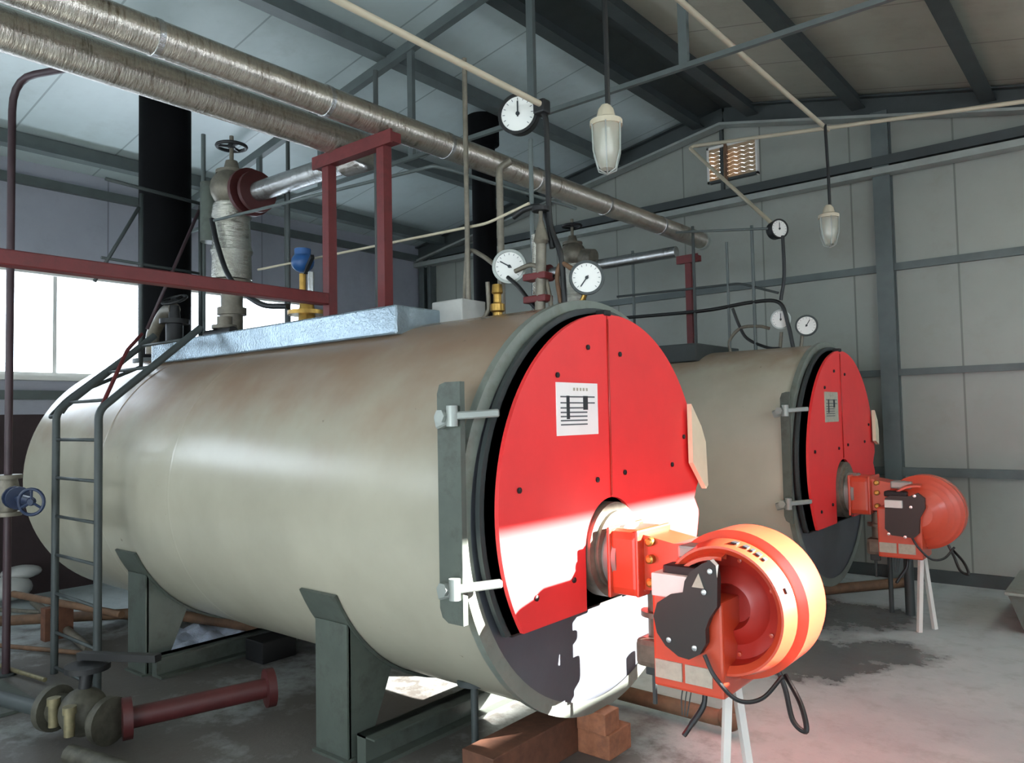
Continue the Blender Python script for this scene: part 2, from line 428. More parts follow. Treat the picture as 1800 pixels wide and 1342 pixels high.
b.prism([(-4.16, roof_z(-4.16)-.02), (AX, AZ-.02), (-3.54, roof_z(-3.54)-.02), (-3.54, roof_z(-3.54)-.035), (AX, AZ-.04), (-4.16, roof_z(-4.16)-.035)], 'y', YN, YG)
b.build('ridge_lining', M['steel_dark'], cl)

# left window: frame, mullions, panes, sill
f = .05
def side_window(name, X0, ys):
    wn = MB(); ya, yb = ys[0], ys[-1]
    wn.box(X0-.1, X0+.02, ya, yb, WZ0, WZ0+f); wn.box(X0-.1, X0+.02, ya, yb, WZ1-f, WZ1)
    for y in (ya+f/2, yb-f/2): wn.box(X0-.1, X0+.02, y-f/2, y+f/2, WZ0, WZ1)
    w1 = struct(name, wn, M['white'])
    for y in ys[1:-1]:
        b = MB(); b.box(X0-.08, X0-.02, y-.02, y+.02, WZ0+f, WZ1-f); b.build('mullion', M['white'], w1)
    for p, q in zip(ys[:-1], ys[1:]):
        b = MB(); b.box(X0-.055, X0-.05, p+.02, q-.02, WZ0+f, WZ1-f); b.build('pane', M['glass'], w1)
    b = MB(); b.box(X0-.02, X0+.12, ya-.1, yb+.1, WZ0-.04, WZ0); b.build('window_sill', M['white'], w1)
side_window('window_1', XL, [2.2, 3.33, 4.8, 6.75])
side_window('window_3', XL, [-2.2, -.7, .55])
# end wall behind the viewpoint; gateway, high opening and right-hand strip are added for daylight
b = MB(); gz = 3.0
ga, gb = -3.0, 1.2
wa, wb = -8.9, -5.2
b.prism([(XL, 0), (wa, 0), (wa, roof_z(wa)), (XL, EZ)], 'y', YN-.12, YN)
b.prism([(wa, 0), (wb, 0), (wb, 2.1), (wa, 2.1)], 'y', YN-.12, YN); b.prism([(wa, 3.5), (wb, 3.5), (wb, roof_z(wb)), (wa, roof_z(wa))], 'y', YN-.12, YN)
b.prism([(wb, 0), (ga, 0), (ga, gz), (AX, AZ), (wb, roof_z(wb))], 'y', YN-.12, YN)
b.prism([(ga, gz), (gb, gz), (gb, roof_z(gb)), (AX, AZ)], 'y', YN-.12, YN)
b.prism([(gb, 0), (XR, 0), (XR, ZR), (gb, roof_z(gb))], 'y', YN-.12, YN)
struct('wall_front', b, M['wall_gable'])
# high window in the right-hand wall that lets the sun in
wn = MB()
wn.box(XR+.02, XR+.1, 5.35, 8.3, 2.45, 2.48); wn.box(XR+.02, XR+.1, 5.35, 8.3, 3.44, 3.47)
for y in (5.365, 8.285): wn.box(XR+.02, XR+.1, y-.015, y+.015, 2.45, 3.47)
w2 = struct('window_2', wn, M['white'])
b = MB(); b.box(XR+.055, XR+.06, 5.38, 8.27, 2.48, 3.44); b.build('pane', M['glass'], w2)
# louvre in the gable
t = empty('wall_louvre', (-3.78, YG, LZ0), 'square wall vent with tan wavy slats high under the roof ridge', 'vent')
b = MB(); b.box(LX0, LX1, YG-.06, YG+.06, LZ1-.03, LZ1); b.box(LX0, LX0+.025, YG-.06, YG+.06, LZ0, LZ1); b.box(LX1-.025, LX1, YG-.06, YG+.06, LZ0, LZ1)
b.build('frame', M['white'], t)
b = MB(); b.box(LX0, LX1, YG-.06, YG+.06, LZ0, LZ0+.03); b.build('sill', M['steel_dark'], t)
b = MB(); b.box(-3.87, -3.83, YG-.07, YG+.05, LZ0, LZ1); b.build('divider', M['rust'], t)
for k in range(8):
    z = LZ0+.055+k*.052; b = MB(); n = 28
    top = [(LX0+.02+(LX1-LX0-.04)*i/n, z+.017+.008*math.sin(i*1.4)) for i in range(n+1)]
    bot = [(p[0], p[1]-.045) for p in top[::-1]]
    b.prism(top+bot, 'y', YG-.04, YG-.02); b.build('slat', M['slat'], t)

# ---------------------------------------------------------------- roof truss over the boilers
TY = 4.75
t = empty('roof_truss', (-3.85, TY, 4.2), 'light steel roof truss with vertical hangers and level tie rod', 'truss')
for xa, xb in ((XL+.05, AX), (AX, XR-.05)):
    b = MB(); b.bar((xa, TY, roof_z(xa)-.21), (xb, TY, roof_z(xb)-.21), .07, .09); b.build('rafter', M['steel'], t)
b = MB(); b.bar((XL+.05, TY, 4.18), (XR-.05, TY, 4.18), .035, .035); b.build('tie_rod', M['steel'], t)
for x in (-7.5, -6.38, -5.03, -3.64, -2.32, -1.0, .4):
    b = MB(); zt = roof_z(x)-.24; b.box(x-.032, x+.032, TY-.02, TY+.02, 4.18, zt); b.build('hanger', M['steel'], t)

# ---------------------------------------------------------------- boilers
def arc(cy, cz, r, a0, a1, n=40):
    return [(cy+r*math.cos(a0+(a1-a0)*i/n), cz+r*math.sin(a0+(a1-a0)*i/n)) for i in range(n+1)]

def boiler(X, Y, label, length, full):
    """X: plane of the red cover, Y: axis"""
    Z = 1.33; RS = 1.075; G = 'oil and gas fired boilers side by side'
    t = empty('steam_boiler', (X, Y, 0), label, 'boiler')
    xf = X-.13; xb = X-length
    b = MB(); prof = [(0, RS)]
    xs = [-(1.0), -2.75, -3.9]
    L = length-.13
    pr = [(0, RS-.04), (0, RS)]
    for q in (2.62, 3.72):
        if q < L: pr += [(q-.06, RS), (q-.015, RS), (q-.012, RS), (q, RS+.004), (q+.012, RS), (q+.015, RS), (q+.06, RS)]
    pr += [(L-.2, RS), (L-.03, RS), (L-.02, RS), (L, RS-.02), (L+.10, RS*.9), (L+.18, RS*.6), (L+.22, RS*.25), (L+.225, 0)]
    b.lathe((xf, Y, Z), (-1, 0, 0), pr, 96); b.build('shell', M['shell' if full else 'shell2'], t)
    b = MB(); b.lathe((xf, Y, Z), (1, 0, 0), [(-.03, RS+.002), (-.03, RS+.022), (.012, RS+.022), (.012, RS-.05)], 96); b.build('front_flange', M['ring'], t)
    b = MB(); b.lathe((xf, Y, Z), (1, 0, 0), [(-.02, 0), (-.02, RS-.03), (.004, RS-.03), (.004, 0)], 96); b.build('front_plate', M['plate_grey'], t)
    # black insulated door behind the cover, cut off level below
    zc = .83; Zc = 1.365
    def seg(r, zcut, x0, x1, name, mat):
        a = math.asin((zcut-Zc)/r); b = MB(); b.prism(arc(Y, Zc, r, a, math.pi-a, 64), 'x', x0, x1); return b.build(name, M[mat], t)
    seg(.985, zc-.03, xf+.004, X-.075, 'door', 'door_black'); seg(1.015, zc-.02, xf+.03, xf+.055, 'door_rim', 'steel_dark')
    # red cover in two halves with an arched slot round the burner
    r = .975; by = Y-.06; bz = 1.12; sr = .25; g = .004
    a = math.asin((zc-Zc)/r); sy = by
    lh = arc(Y, Zc, r, math.pi-a, math.pi/2+g, 40)                       # camera-side half
    lh += [(sy-g, Zc+r-.003), (sy-g, bz+sr)] + [(sy+sr*math.cos(q), bz+sr*math.sin(q)) for q in [math.pi/2+ (math.pi/2)*i/12 for i in range(1, 13)]] + [(sy-sr, zc)]
    b = MB(); b.prism(lh, 'x', X-.022, X); ca = b.build('cover', M['red'], t)
    rh = arc(Y, Zc, r, math.pi/2-g-.06, .02, 30) + [(Y+.93, 1.33), (Y+.90, 1.28), (Y+.955, 1.2)] + arc(Y, Zc, r, -.2, a, 14)
    rh += [(sy+sr, zc)] + [(sy+sr*math.cos(q), bz+sr*math.sin(q)) for q in [(math.pi/2)*i/12 for i in range(0, 13)]][:-1] + [(sy+g, bz+sr), (sy+g, Zc+r-.003)]
    b = MB(); b.prism(rh, 'x', X-.022, X); cb = b.build('cover', M['red'], t)
    for par, pts in ((ca, [(-.25, 2.15), (-.52, 2.0), (-.83, 1.47), (-.19, 1.47), (-.72, .97), (-.42, 1.0)]), (cb, [(.06, 2.13), (.08, 1.49), (.62, 1.5), (.78, 1.66), (.55, .98)])):
        for (dy, z) in pts:
            b = MB(); b.lathe((X, Y+dy, z), (1, 0, 0), [(0, .014), (.008, .014), (.012, .006), (.012, 0)], 10); b.build('bolt', M['black'], par)
    b = MB(); b.tube([(X+.003, sy, bz+sr+.01), (X+.003, sy, Zc+r-.03)], .006, 6); b.build('seam_strip', M['burner_dark'], cb)
    b = MB(); b.box(X-.05, X+.01, sy-.03, sy+.03, Zc+r-.01, Zc+r+.02, .005); b.build('hook', M['black'], t)
    # name plate
    y0, y1, z0, z1 = Y-.535, Y-.175, 1.705, 1.965
    b = MB(); b.box(X, X+.006, y0, y1, z0, z1, .001); pl = b.build('name_plate', M['paper' if full else 'labelgrey'], t)
    b = MB(); xx = X+.0062
    for zz in (1.895, 1.865, 1.84, 1.818, 1.798, 1.778, 1.758): b.box(X+.005, xx+.001, y0+.03, y1-(.03 if zz > 1.85 else .1), zz-.0035, zz+.0035)
    b.build('printed_table', M['ink'], pl)
    for ya_, yb2, za_ in ((.08, .105, 1.785), (.225, .265, 1.83)):
        b = MB(); b.box(X+.005, xx+.002, y0+ya_, y0+yb2, za_, 1.9); b.build('printed_text', M['inkdark'], pl)
    b = MB()
    for k in range(5): b.box(X+.005, xx+.001, y0+.14+k*.028, y0+.155+k*.028, 1.925, 1.94)
    b.build('printed_heading', M['labelgrey'], pl)
    # hinge bracket on the near side: rounded upright plate with two arms
    yb = Y-1.10
    bw = .24 if full else .17
    pz = [(X-bw, .97), (X-bw+.015, .93), (X-bw+.05, .91), (X-.10, .91), (X-.10, 1.96), (X-bw+.05, 1.96), (X-bw+.015, 1.95), (X-bw, 1.91)]
    b = MB(); b.prism(pz, 'y', yb, yb+.03); hb = b.build('hinge_bracket', M['frame'], t)
    for z in (1.81, 1.07):
        b = MB(); b.bar((X-.22, yb-.02, z-.03), (X-.12, yb-.03, z), .04, .06, bev=.008); b.tube([(X-.12, yb-.03, z-.045), (X-.12, yb-.03, z+.045)], .026, 12)
        b.bar((X-.12, yb-.03, z), (X+.0, yb+.14, z+.01), .035, .035, bev=.006); b.lathe((X-.16, yb-.04, z), (0, -1, 0), [(0, .03), (.03, .03), (.03, 0)], 6)
        b.build('latch_arm', M['steel_light'], t)
    # cream hinge leaf on the far side
    if not full: yl = [(Y+.84, 1.80), (Y+.93, 1.70), (Y+.96, 1.60), (Y+.95, 1.46), (Y+.84, 1.5)]
    else: yl = [(Y+.80, 1.86), (Y+.93, 1.72), (Y+.985, 1.62), (Y+1.0, 1.35), (Y+.97, 1.33), (Y+.80, 1.5)]
    b = MB(); b.prism(yl, 'x', X+.02, X+.05); b.build('side_leaf', M['cream'], t)
    # saddles
    for xs_ in (X-1.14, X-3.42):
        if X-xs_ > L: continue
        for sg in (-1, 1):
            yo = Y+sg*.90; yi = Y+sg*.60; th = [-math.acos(.90/RS)]
            def shz(y): return Z-math.sqrt(max(0, (RS+.015)**2-(y-Y)**2))
            n = 10; poly = [(yo, 0)] + [(yo+(yi-yo)*i/n, shz(yo+(yi-yo)*i/n)) for i in range(n+1)] + [(Y+sg*.78, .0)]
            b = MB(); b.prism(poly, 'x', xs_-.012, xs_+.012)
            b.box(xs_-.26, xs_+.012, yo-.012, yo+.012, 0, shz(yo)); b.box(xs_-.26, xs_+.02, yo-.04, Y+sg*.6, 0, .015)
            b.build('leg', M['frame'], t)
            b = MB(); n = 12
            for i in range(n):
                a0 = math.acos(min(1, .99/(RS+.01)))+i*.075; a1 = a0+.077; rr = RS+.012
                p = lambda q: (Y+sg*rr*math.cos(q), Z-rr*math.sin(q))
                (ya, za), (yb_, zb_) = p(a0), p(a1); b.bar((xs_-.13, ya, za), (xs_-.13, yb_, zb_), .31, .016, upv=(0, math.cos(a0)*sg, -math.sin(a0)))
            b.build('saddle_pad', M['frame'], t)
        b = MB(); b.box(xs_+.05, xs_+.12, Y-.88, Y+.88, .02, .15); b.box(xs_+.05, xs_+.19, Y-.88, Y+.88, .14, .15); b.box(xs_+.05, xs_+.19, Y-.88, Y+.88, .0, .02)
        b.build('cross_beam', M['frame'], t)
    b = MB(); b.tube([(X-.55, Y-.55, .44), (X-.55, Y-.55, .12)], .02, 10); b.lathe((X-.55, Y-.55, .43), (0, 0, 1), [(0, 0), (0, .09), (.03, .09), (.04, .03)], 16); b.build('drain_stub', M['steel_dark'], t)
    # galvanised walkway sheet along the crown
    n = 26; x0, x1 = X-min(4.2, L-.3), X-1.17
    b = MB(); b.box(x0, x1, Y-.50, Y+.50, 2.30, 2.475, .012)
    b.build('crown_deck', M['deck' if full else 'steel_dark'], t)
    for k in range(0):
        xx_ = x0+.1+(x1-x0-.2)*k/4; b = MB(); b.box(xx_-.02, xx_+.02, Y-.52, Y+.52, 2.32, 2.49, .004); b.build('deck_strap', M['deck' if full else 'steel_dark'], t)
    return t

B1 = (-2.18, 3.516); B2 = (-2.08, 7.23)
boiler(*B1, 'large beige horizontal boiler with red front cover in the foreground', 5.35, True)
boiler(*B2, 'beige horizontal boiler with red cover standing behind, next to the gable wall', 4.6, False)

# ---------------------------------------------------------------- burners
def burner(X, Y, Yf, label, glabel, big):
    """X cover plane, Y boiler axis"""
    by = Y-.06; z = 1.08
    t = empty('gas_burner', (X+.7, by, 0), label, 'burner')
    b = MB(); b.lathe((X-.06, by, z+.02), (1, 0, 0), [(0, 0), (0, .245), (.08, .245), (.08, .2), (.10, .2), (.10, 0)], 40); b.build('mounting_flange', M['cast'], t)
    b = MB(); b.lathe((X+.03, by, z), (1, 0, 0), [(0, .17), (.09, .17), (.09, .12), (.12, .12)], 32); b.build('flange_ring', M['steel_light'], t)
    b = MB(); b.box(X+.06, X+.26, by-.16, by+.15, z-.18, z+.15, .045)
    b.box(X+.075, X+.095, by-.175, by+.165, z-.19, z+.16, .01); b.box(X+.235, X+.255, by-.175, by+.165, z-.17, z+.155, .01); b.build('burner_head', M['burner'], t)
    b = MB(); b.prism([(X+.25, z-.14), (X+.55, z-.12), (X+.60, z+.12), (X+.42, z+.10), (X+.25, z+.13)], 'y', by-.12, by+.12); b.build('air_duct', M['burner'], t)
    for dz, dx in ((.125, .30), (-.12, .30), (.02, .30)):
        b = MB(); b.lathe((X+dx, by-.12, z+dz*.8), (0, -1, 0), [(0, .022), (.03, .022), (.035, .012), (.035, 0)], 12); b.build('bolt', M['brass'], t)
    # volute
    fy, cx, cz = Yf, X+(.755 if big else .66), .96
    if big: hp = [(.03, .235), (.012, .25), (0, .262), (0, .272), (.10, .292), (.115, .275), (.135, .275), (.15, .322), (.36, .322), (.39, .315), (.395, .26), (.395, 0)]
    else: hp = [(-.02, 0), (-.02, .10), (.0, .16), (.012, .155), (.03, .20), (.05, .175), (.07, .24), (.095, .215), (.11, .275), (.14, .25), (.155, .30), (.20, .30), (.215, .275), (.235, .30), (.30, .30), (.33, .29), (.335, 0)]
    b = MB(); b.lathe((cx, fy, cz), (0, 1, 0), hp, 72); b.build('fan_housing', M['burner'], t)
    if big:
        b = MB(); b.lathe((cx, fy, cz), (0, 1, 0), [(.03, .24), (.10, .225), (.12, .17), (.09, .13), (.08, .10), (.15, .08), (.15, 0)], 64); b.build('air_inlet', M['burner_dark'], t)
    b = MB(); b.box(cx-.31, cx+.02, fy-.03, fy+.30, .595, 1.0, .012); b.build('control_housing', M['burner'], t)
    b = MB(); b.lathe((cx, fy-.02, cz-.02), (0, 1, 0), [(0, .235), (0, .25), (.05, .262), (.05, .235)], 20, a0=R(200), a1=R(275), ref=(1, 0, 0)); b.build('housing_flank', M['burner'], t)
    for (u0_, u1_) in ((.30, .17), (.155, .03)):
        b = MB(); b.box(cx-u0_, cx-u1_, fy-.037, fy-.029, .635, .715, .001); b.build('data_label', M['labelgrey'], t)
    # pear-shaped black cover
    if big:
        pts = [(.02, 1.12), (-.02, 1.10), (-.075, 1.06), (-.10, 1.02), (-.11, .97), (-.17, .955), (-.235, .91), (-.255, .85), (-.24, .78), (-.20, .73), (-.14, .695), (-.09, .69), (-.04, .72), (-.01, .77), (-.01, .83), (.01, .88), (.045, .93), (.05, 1.04), (.045, 1.10)]
    else:
        pts = [(.04, 1.10), (-.02, 1.07), (-.16, 1.07), (-.20, 1.05), (-.21, .80), (-.16, .75), (.0, .74), (.04, .78), (.05, .90), (.09, .98), (.09, 1.06)]
    ox, oz = (cx-.02, .065) if big else (cx-.03, .035)
    pts = [(ox+p[0], p[1]+oz) for p in pts]
    b = MB(); b.prism(pts, 'y', fy-.085, fy-.05); bc = b.build('servo_cover', M['cover_black'], t)
    for q in ((-.18, .76), (-.06, .745), (.02, 1.075), (-.01, .985)):
        b = MB(); b.lathe((ox+q[0], fy-.085, q[1]+oz), (0, -1, 0), [(0, .012), (.008, .012), (.01, 0)], 10); b.build('bolt', M['chrome'], bc)
    if big:
        b = MB(); b.prism([(ox-.065, 1.00+oz), (ox-.01, 1.00+oz), (ox-.033, 1.06+oz)], 'y', fy-.089, fy-.084); b.build('warning_triangle', M['labelgrey'], bc)
    b = MB(); b.box(cx-.25, cx-.08, fy-.04, fy+.06, 1.09, 1.135, .012); b.build('servo_arm', M['black'], t)
    if big: b = MB(); b.box(cx-.29, cx-.08, fy-.07, fy+.05, 1.0, 1.10, .006)
    else: b = MB(); b.box(cx-.23, cx-.10, fy-.11, fy-.08, 1.01, 1.07, .004)
    b.build('terminal_box', M['white'], t)
    b = MB(); b.box(cx-.22, cx-.06, fy+.05, fy+.2, 1.15, 1.21, .012); b.build('damper_block', M['steel_light'], t)
    # illegible marks printed round the rim, and rivets on the inlet
    if big:
        for a_, wd in ((80, 5), (70, 4), (64, 2.5), (58, 4), (52, 3), (22, 5)):
            b = MB(); q0 = R(a_-wd/2); n_ = 4; poly = [(cx+r_*math.cos(q0+R(wd)*i/n_), cz+r_*math.sin(q0+R(wd)*i/n_)) for r_, rg in ((.2845, range(n_+1)), (.2905, range(n_, -1, -1))) for i in rg]
            b.prism(poly, 'y', fy+.045, fy+.08); b.build('rim_mark', M['inkdark'], t)
        for k in range(7):
            a_ = R(25+k*51); b = MB(); b.lathe((cx+.205*math.cos(a_), fy+.11, cz+.205*math.sin(a_)), (0, -1, 0), [(0, .011), (.012, .009), (.014, 0)], 10); b.build('rivet', M['burner'], t)
    # white props to the floor
    for dx, dy in ((-.05, -.05), (.03, .12)):
        b = MB(); b.bar((cx-.02, fy+.12+dy*.4, .645), (cx+dx, fy+.12+dy, .0), .032, .032); b.build('leg', M['white'], t)
    # cables
    b = MB(); b.tube(curve([(cx-.05, fy-.06, .78), (cx+.0, fy-.07, .70), (cx+.08, fy-.04, .615), (cx+.16, fy+.02, .62), (cx+.22, fy+.1, .70)]), .009, 8); b.build('cable', M['rubber'], t)
    b = MB(); b.tube(curve([(cx+.16, fy+.2, .70), (cx+.20, fy+.18, .62), (cx+.25, fy+.12, .52), (cx+.31, fy+.10, .50), (cx+.27, fy+.16, .58), (cx+.18, fy+.24, .66)]), .011, 8); b.build('cable', M['rubber'], t)
    b = MB(); b.tube(curve([(cx-.12, fy+.08, .61), (cx-.12, fy+.06, .52), (cx-.17, fy+.03, .43), (cx-.19, fy+.0, .39)]), [.012]*8+[.014]*8+[.012]*8+[.01], 8); b.build('cable', M['rubber'], t)
    for k in range(3):
        b = MB(); b.tube(curve([(cx-.16-k*.02, fy+.04, .61), (cx-.17-k*.02, fy+.03, .54), (cx-.18-k*.012, fy+.02, .47)]), .003, 5); b.build('wire', M['steel_dark'], t)
    # gas train
    g = empty('gas_valve_train', (X+.30, by-.02, .5), glabel, 'valve')
    b = MB(); b.tube([(X+.27, by-.02, .925), (X+.27, by-.02, .62)], .05, 20); b.lathe((X+.27, by-.02, .80), (0, 0, 1), [(0, .05), (0, .085), (.025, .085), (.025, .05)], 20); b.build('riser', M['cast'], g)
    b = MB(); b.box(X+.19, X+.37, by-.12, by+.06, .56, .70, .03); b.build('valve_body', M['cast'], g)
    b = MB(); b.tube([(X+.37, by-.04, .64), (X+.44, by-.04, .67), (X+.44, by-.04, .88)], .038, 16, round_=.04); b.lathe((X+.44, by-.04, .72), (0, 0, 1), [(0, .05), (.05, .05), (.05, 0)], 16); b.build('solenoid', M['white'], g)
    b = MB(); b.tube([(X+.24, by-.02, .57), (X+.24, by-.02, .36)], .012, 8); b.box(X+.2, X+.28, by-.04, by, .50, .56, .01); b.build('drain_cock', M['steel_dark'], g)
    return t
burner(*B1, 3.10, 'glossy orange-red forced-draught burner with round fan on the nearer boiler', 'cast gas valve train with white solenoid under the nearer burner', True)
burner(*B2, 6.84, 'orange-red burner on white props on the farther boiler by the wall', 'grey gas valve train under the farther burner', False)

# ---------------------------------------------------------------- header pipes and supports
def flangemb(b, c, ax, r, th=.03):
    b.lathe(Vector(c)-Vector(ax)*th/2, ax, [(0, 0), (0, r), (th, r), (th, 0)], 24)
PX, PZ = -3.60, 3.665
t = empty('header_pipe', (PX, 3.2, PZ), 'long foil-lagged steam pipe, the upper one crossing above both boilers', 'pipe')
b = MB(); b.tube([(PX, -3.98, PZ), (PX, 7.62, PZ)], .088, 28); b.build('lagging', M['foil_y'], t)
b = MB(); b.lathe((PX, 7.62, PZ), (0, 1, 0), [(0, 0), (0, .10), (.05, .10), (.08, .04), (.08, 0)], 20); b.build('end_cap', M['steel_light'], t)
for y in [-3.3+k*1.0 for k in range(11)]:
    b = MB(); b.lathe((PX, y, PZ), (0, 1, 0), [(0, .088), (.002, .092), (.03, .092), (.032, .088)], 28); b.build('lagging_band', M['foil_x'], t)
t = empty('header_pipe', (-4.05, 2, 3.66), 'foil-lagged steam pipe, the lower of the pair, ending above the nearer boiler', 'pipe')
b = MB(); b.tube([(-4.05, -3.98, 3.665), (-4.05, 3.5, 3.665), (-4.4, 3.5, 3.68)], .103, 28, round_=.22); b.build('lagging', M['foil_y'], t)
b = MB(); b.tube([(-4.3, 3.5, 3.68), (-5.60, 3.5, 3.70)], .08, 24); b.build('branch_lagging', M['foil_x'], t)
b = MB(); flangemb(b, (-5.56, 3.5, 3.70), (1, 0, 0), .17, .04); b.build('flange', M['darkred'], t)
t = empty('branch_pipe', (-4.5, 7.26, 3.5), 'short foil-lagged branch pipe above the farther boiler', 'pipe')
b = MB(); b.tube([(-5.35, 7.26, 3.50), (-3.7, 7.26, 3.50)], .06, 20); b.build('lagging', M['foil_x'], t)
b = MB(); flangemb(b, (-5.36, 7.26, 3.5), (1, 0, 0), .1, .04); b.build('flange', M['maroon'], t)

def hframe(xa, xb, y, zt, label):
    t = empty('pipe_support', ((xa+xb)/2, y, 2.5), label, 'support frame')
    for x in sorted({xa, xb}):
        b = MB(); b.box(x-.033, x+.033, y-.033, y+.033, 2.475, zt); b.build('post', M['maroon'], t)
        b = MB(); b.box(x-.07, x+.07, y-.07, y+.07, 2.475, 2.487); b.build('base_plate', M['maroon'], t)
    b = MB(); b.box(xa-.12, xb+.12, y-.035, y+.035, zt, zt+.06); b.build('crossbar', M['maroon'], t)
    b = MB(); b.box(xa-.12, xb+.12, y-.05, y-.035, zt-.01, zt+.075); b.build('angle_lip', M['maroon'], t)
hframe(-4.13, -3.58, 3.14, 3.50, 'maroon steel goal-post frame carrying both lagged pipes above the nearer boiler')
hframe(-3.57, -3.57, 7.28, 3.37, 'thin maroon post frame under the pipe end on the farther boiler')
b = MB(); b.bar((-4.13, -3.98, 2.60), (-4.13, 3.10, 2.60), .09, .075, bev=.006)
t = single('steel_beam', b, M['maroon'], (-4.13, 1.8, 2.56), 'maroon square steel beam running level from the left edge to the support post', 'beam')
# upright brown pipe at the left edge, bending over at the top
t = empty('bent_pipe', (-6.45, 2.0, 0), 'thin dark upright pipe at the left edge with a bend at its top', 'pipe')
b = MB(); b.tube([(-6.45, 2.0, 0), (-6.45, 2.0, 4.42), (-5.5, 2.3, 4.36)], .027, 12, round_=.25); b.build('tube', M['darkpipe'], t)
b = MB(); b.lathe((-6.45, 2.0, 0), (0, 0, 1), [(0, 0), (0, .07), (.015, .07), (.015, 0)], 16); b.build('foot', M['steel_dark'], t)
b = MB(); b.lathe((-6.45, 2.0, 1.15), (0, 0, 1), [(0, .03), (0, .09), (.03, .09), (.03, .06), (.1, .075), (.2, .075), (.27, .06), (.27, .09), (.3, .09), (.3, .03)], 20)
gv = empty('gate_valve', (-6.45, 2.0, 1.15), 'gate valve with dark blue handwheel on the thin upright pipe', 'valve')
b.build('valve_body', M['cast'], gv)
b = MB(); b.tube([(-6.42, 1.99, 1.3), (-5.75, 1.92, 1.3)], .03, 12); b.lathe((-6.22, 1.97, 1.3), (1, -.1, 0), [(0, 0), (0, .08), (.03, .08), (.03, .05), (.1, .05), (.1, .08), (.13, .08), (.13, .0)], 16); b.build('stem', M['bluedark'], gv)
def wheel(c, ax, r, name, mat, parent):
    d, u, v = basis(ax); c = Vector(c); b = MB()
    b.tube([c+(u*math.cos(k*math.pi/12)+v*math.sin(k*math.pi/12))*r for k in range(24)], r*.13, 8, closed=True)
    for k in range(3):
        q = 2*math.pi*k/3+.5; b.tube([c, c+(u*math.cos(q)+v*math.sin(q))*r], r*.1, 6)
    b.lathe(c-d*r*.15, ax, [(0, 0), (0, r*.25), (r*.3, r*.25), (r*.3, 0)], 12); return b.build(name, mat, parent)
wheel((-5.72, 1.91, 1.30), (.62, -.78, 0), .085, 'handwheel', M['bluedark'], gv)

# ---------------------------------------------------------------- chimneys
def chimney(x, y, r, z0, z1, label, cap=False):
    t = empty('chimney', (x, y, z0), label, 'chimney')
    b = MB(); b.tube([(x, y, z0), (x, y, z1)], r, 36); b.build('flue', M['soot'], t)
    b = MB(); b.lathe((x, y, z0), (0, 0, 1), [(0, r), (0, r+.05), (.04, r+.05), (.04, r)], 36); b.build('base_collar', M['steel_dark'], t)
    if cap:
        b = MB(); b.lathe((x, y, z1-.35), (0, 0, 1), [(0, r), (.03, r+.05), (.20, r+.05), (.35, r+.05), (.35, 0)], 30); b.build('upper_collar', M['soot'], t)
    return t
chimney(-7.25, 3.56, .235, 2.38, 5.02, 'thick black chimney flue rising from the nearer boiler')
chimney(-5.66, 6.45, .135, 2.1, 5.22, 'slim black chimney flue with wider collar above the farther boiler', True)
b = MB(); b.tube([(-5.66, 6.45, 2.25), (-5.66, 7.2, 2.2)], .13, 20); single('flue_elbow', b, M['soot'], (-5.66, 6.8, 2.2), 'black flue branch between the farther boiler and its chimney', 'flue')

# ---------------------------------------------------------------- main stop valves on the boilers
def riser(x, y, z0, s, label, twin):
    t = empty('steam_riser', (x, y, z0), label, 'steam valve')
    b = MB(); b.lathe((x, y, z0), (0, 0, 1), [(0, .09*s), (0, .17*s), (.035, .17*s), (.035, .09*s), (.24*s, .09*s), (.24*s, .12*s), (.30*s, .12*s), (.30*s, .09*s), (.5*s, .09*s), (.5*s, .17*s), (.53*s, .17*s), (.53*s, .10*s)], 28); b.build('neck', M['cast'], t)
    b = MB(); b.lathe((x, y, z0+.53*s), (0, 0, 1), [(0, .10*s), (.01, .165*s), (.22*s, .16*s), (.25*s, .175*s), (.30*s, .16*s), (.52*s, .15*s), (.56*s, .165*s), (.66*s, .15*s), (.68*s, .1*s)], 32); b.build('lagging', M['foil_z'], t)
    b = MB(); b.ball((x+.02, y-.02, z0+1.32*s), .17*s, (1, 1, 1.0)); b.tube([(x, y, z0+1.3*s), (x+.32*s, y, z0+1.24*s)], .11*s, 20); b.build('valve_body', M['cast'], t)
    b = MB(); b.lathe((x, y, z0+1.45*s), (0, 0, 1), [(0, .13*s), (.03, .13*s), (.03, .07*s), (.12*s, .05*s), (.12*s, .018), (.34*s, .018), (.34*s, 0)], 20); b.build('bonnet', M['cast'], t)
    wheel((x, y, z0+1.70*s), (0, 0, 1), .12*s, 'handwheel', M['black'], t)
    if twin:
        b = MB(); b.tube([(x-.26, y-.05, z0+.9), (x-.26, y-.05, z0+1.42)], .085, 20); b.build('separator', M['frame'], t)
        b = MB(); b.lathe((x+.27, y, z0+1.24), (1, 0, 0), [(0, .11), (0, .2), (.04, .2), (.04, .11)], 24); b.build('outlet_flange', M['darkred'], t)
    return t
riser(-5.95, 3.5, 2.475, 1.0, 'tall foil-wrapped main steam valve with black handwheel on the nearer boiler', True)
riser(-5.02, 7.26, 2.475, .9, 'foil-wrapped steam valve standing on the farther boiler', False)

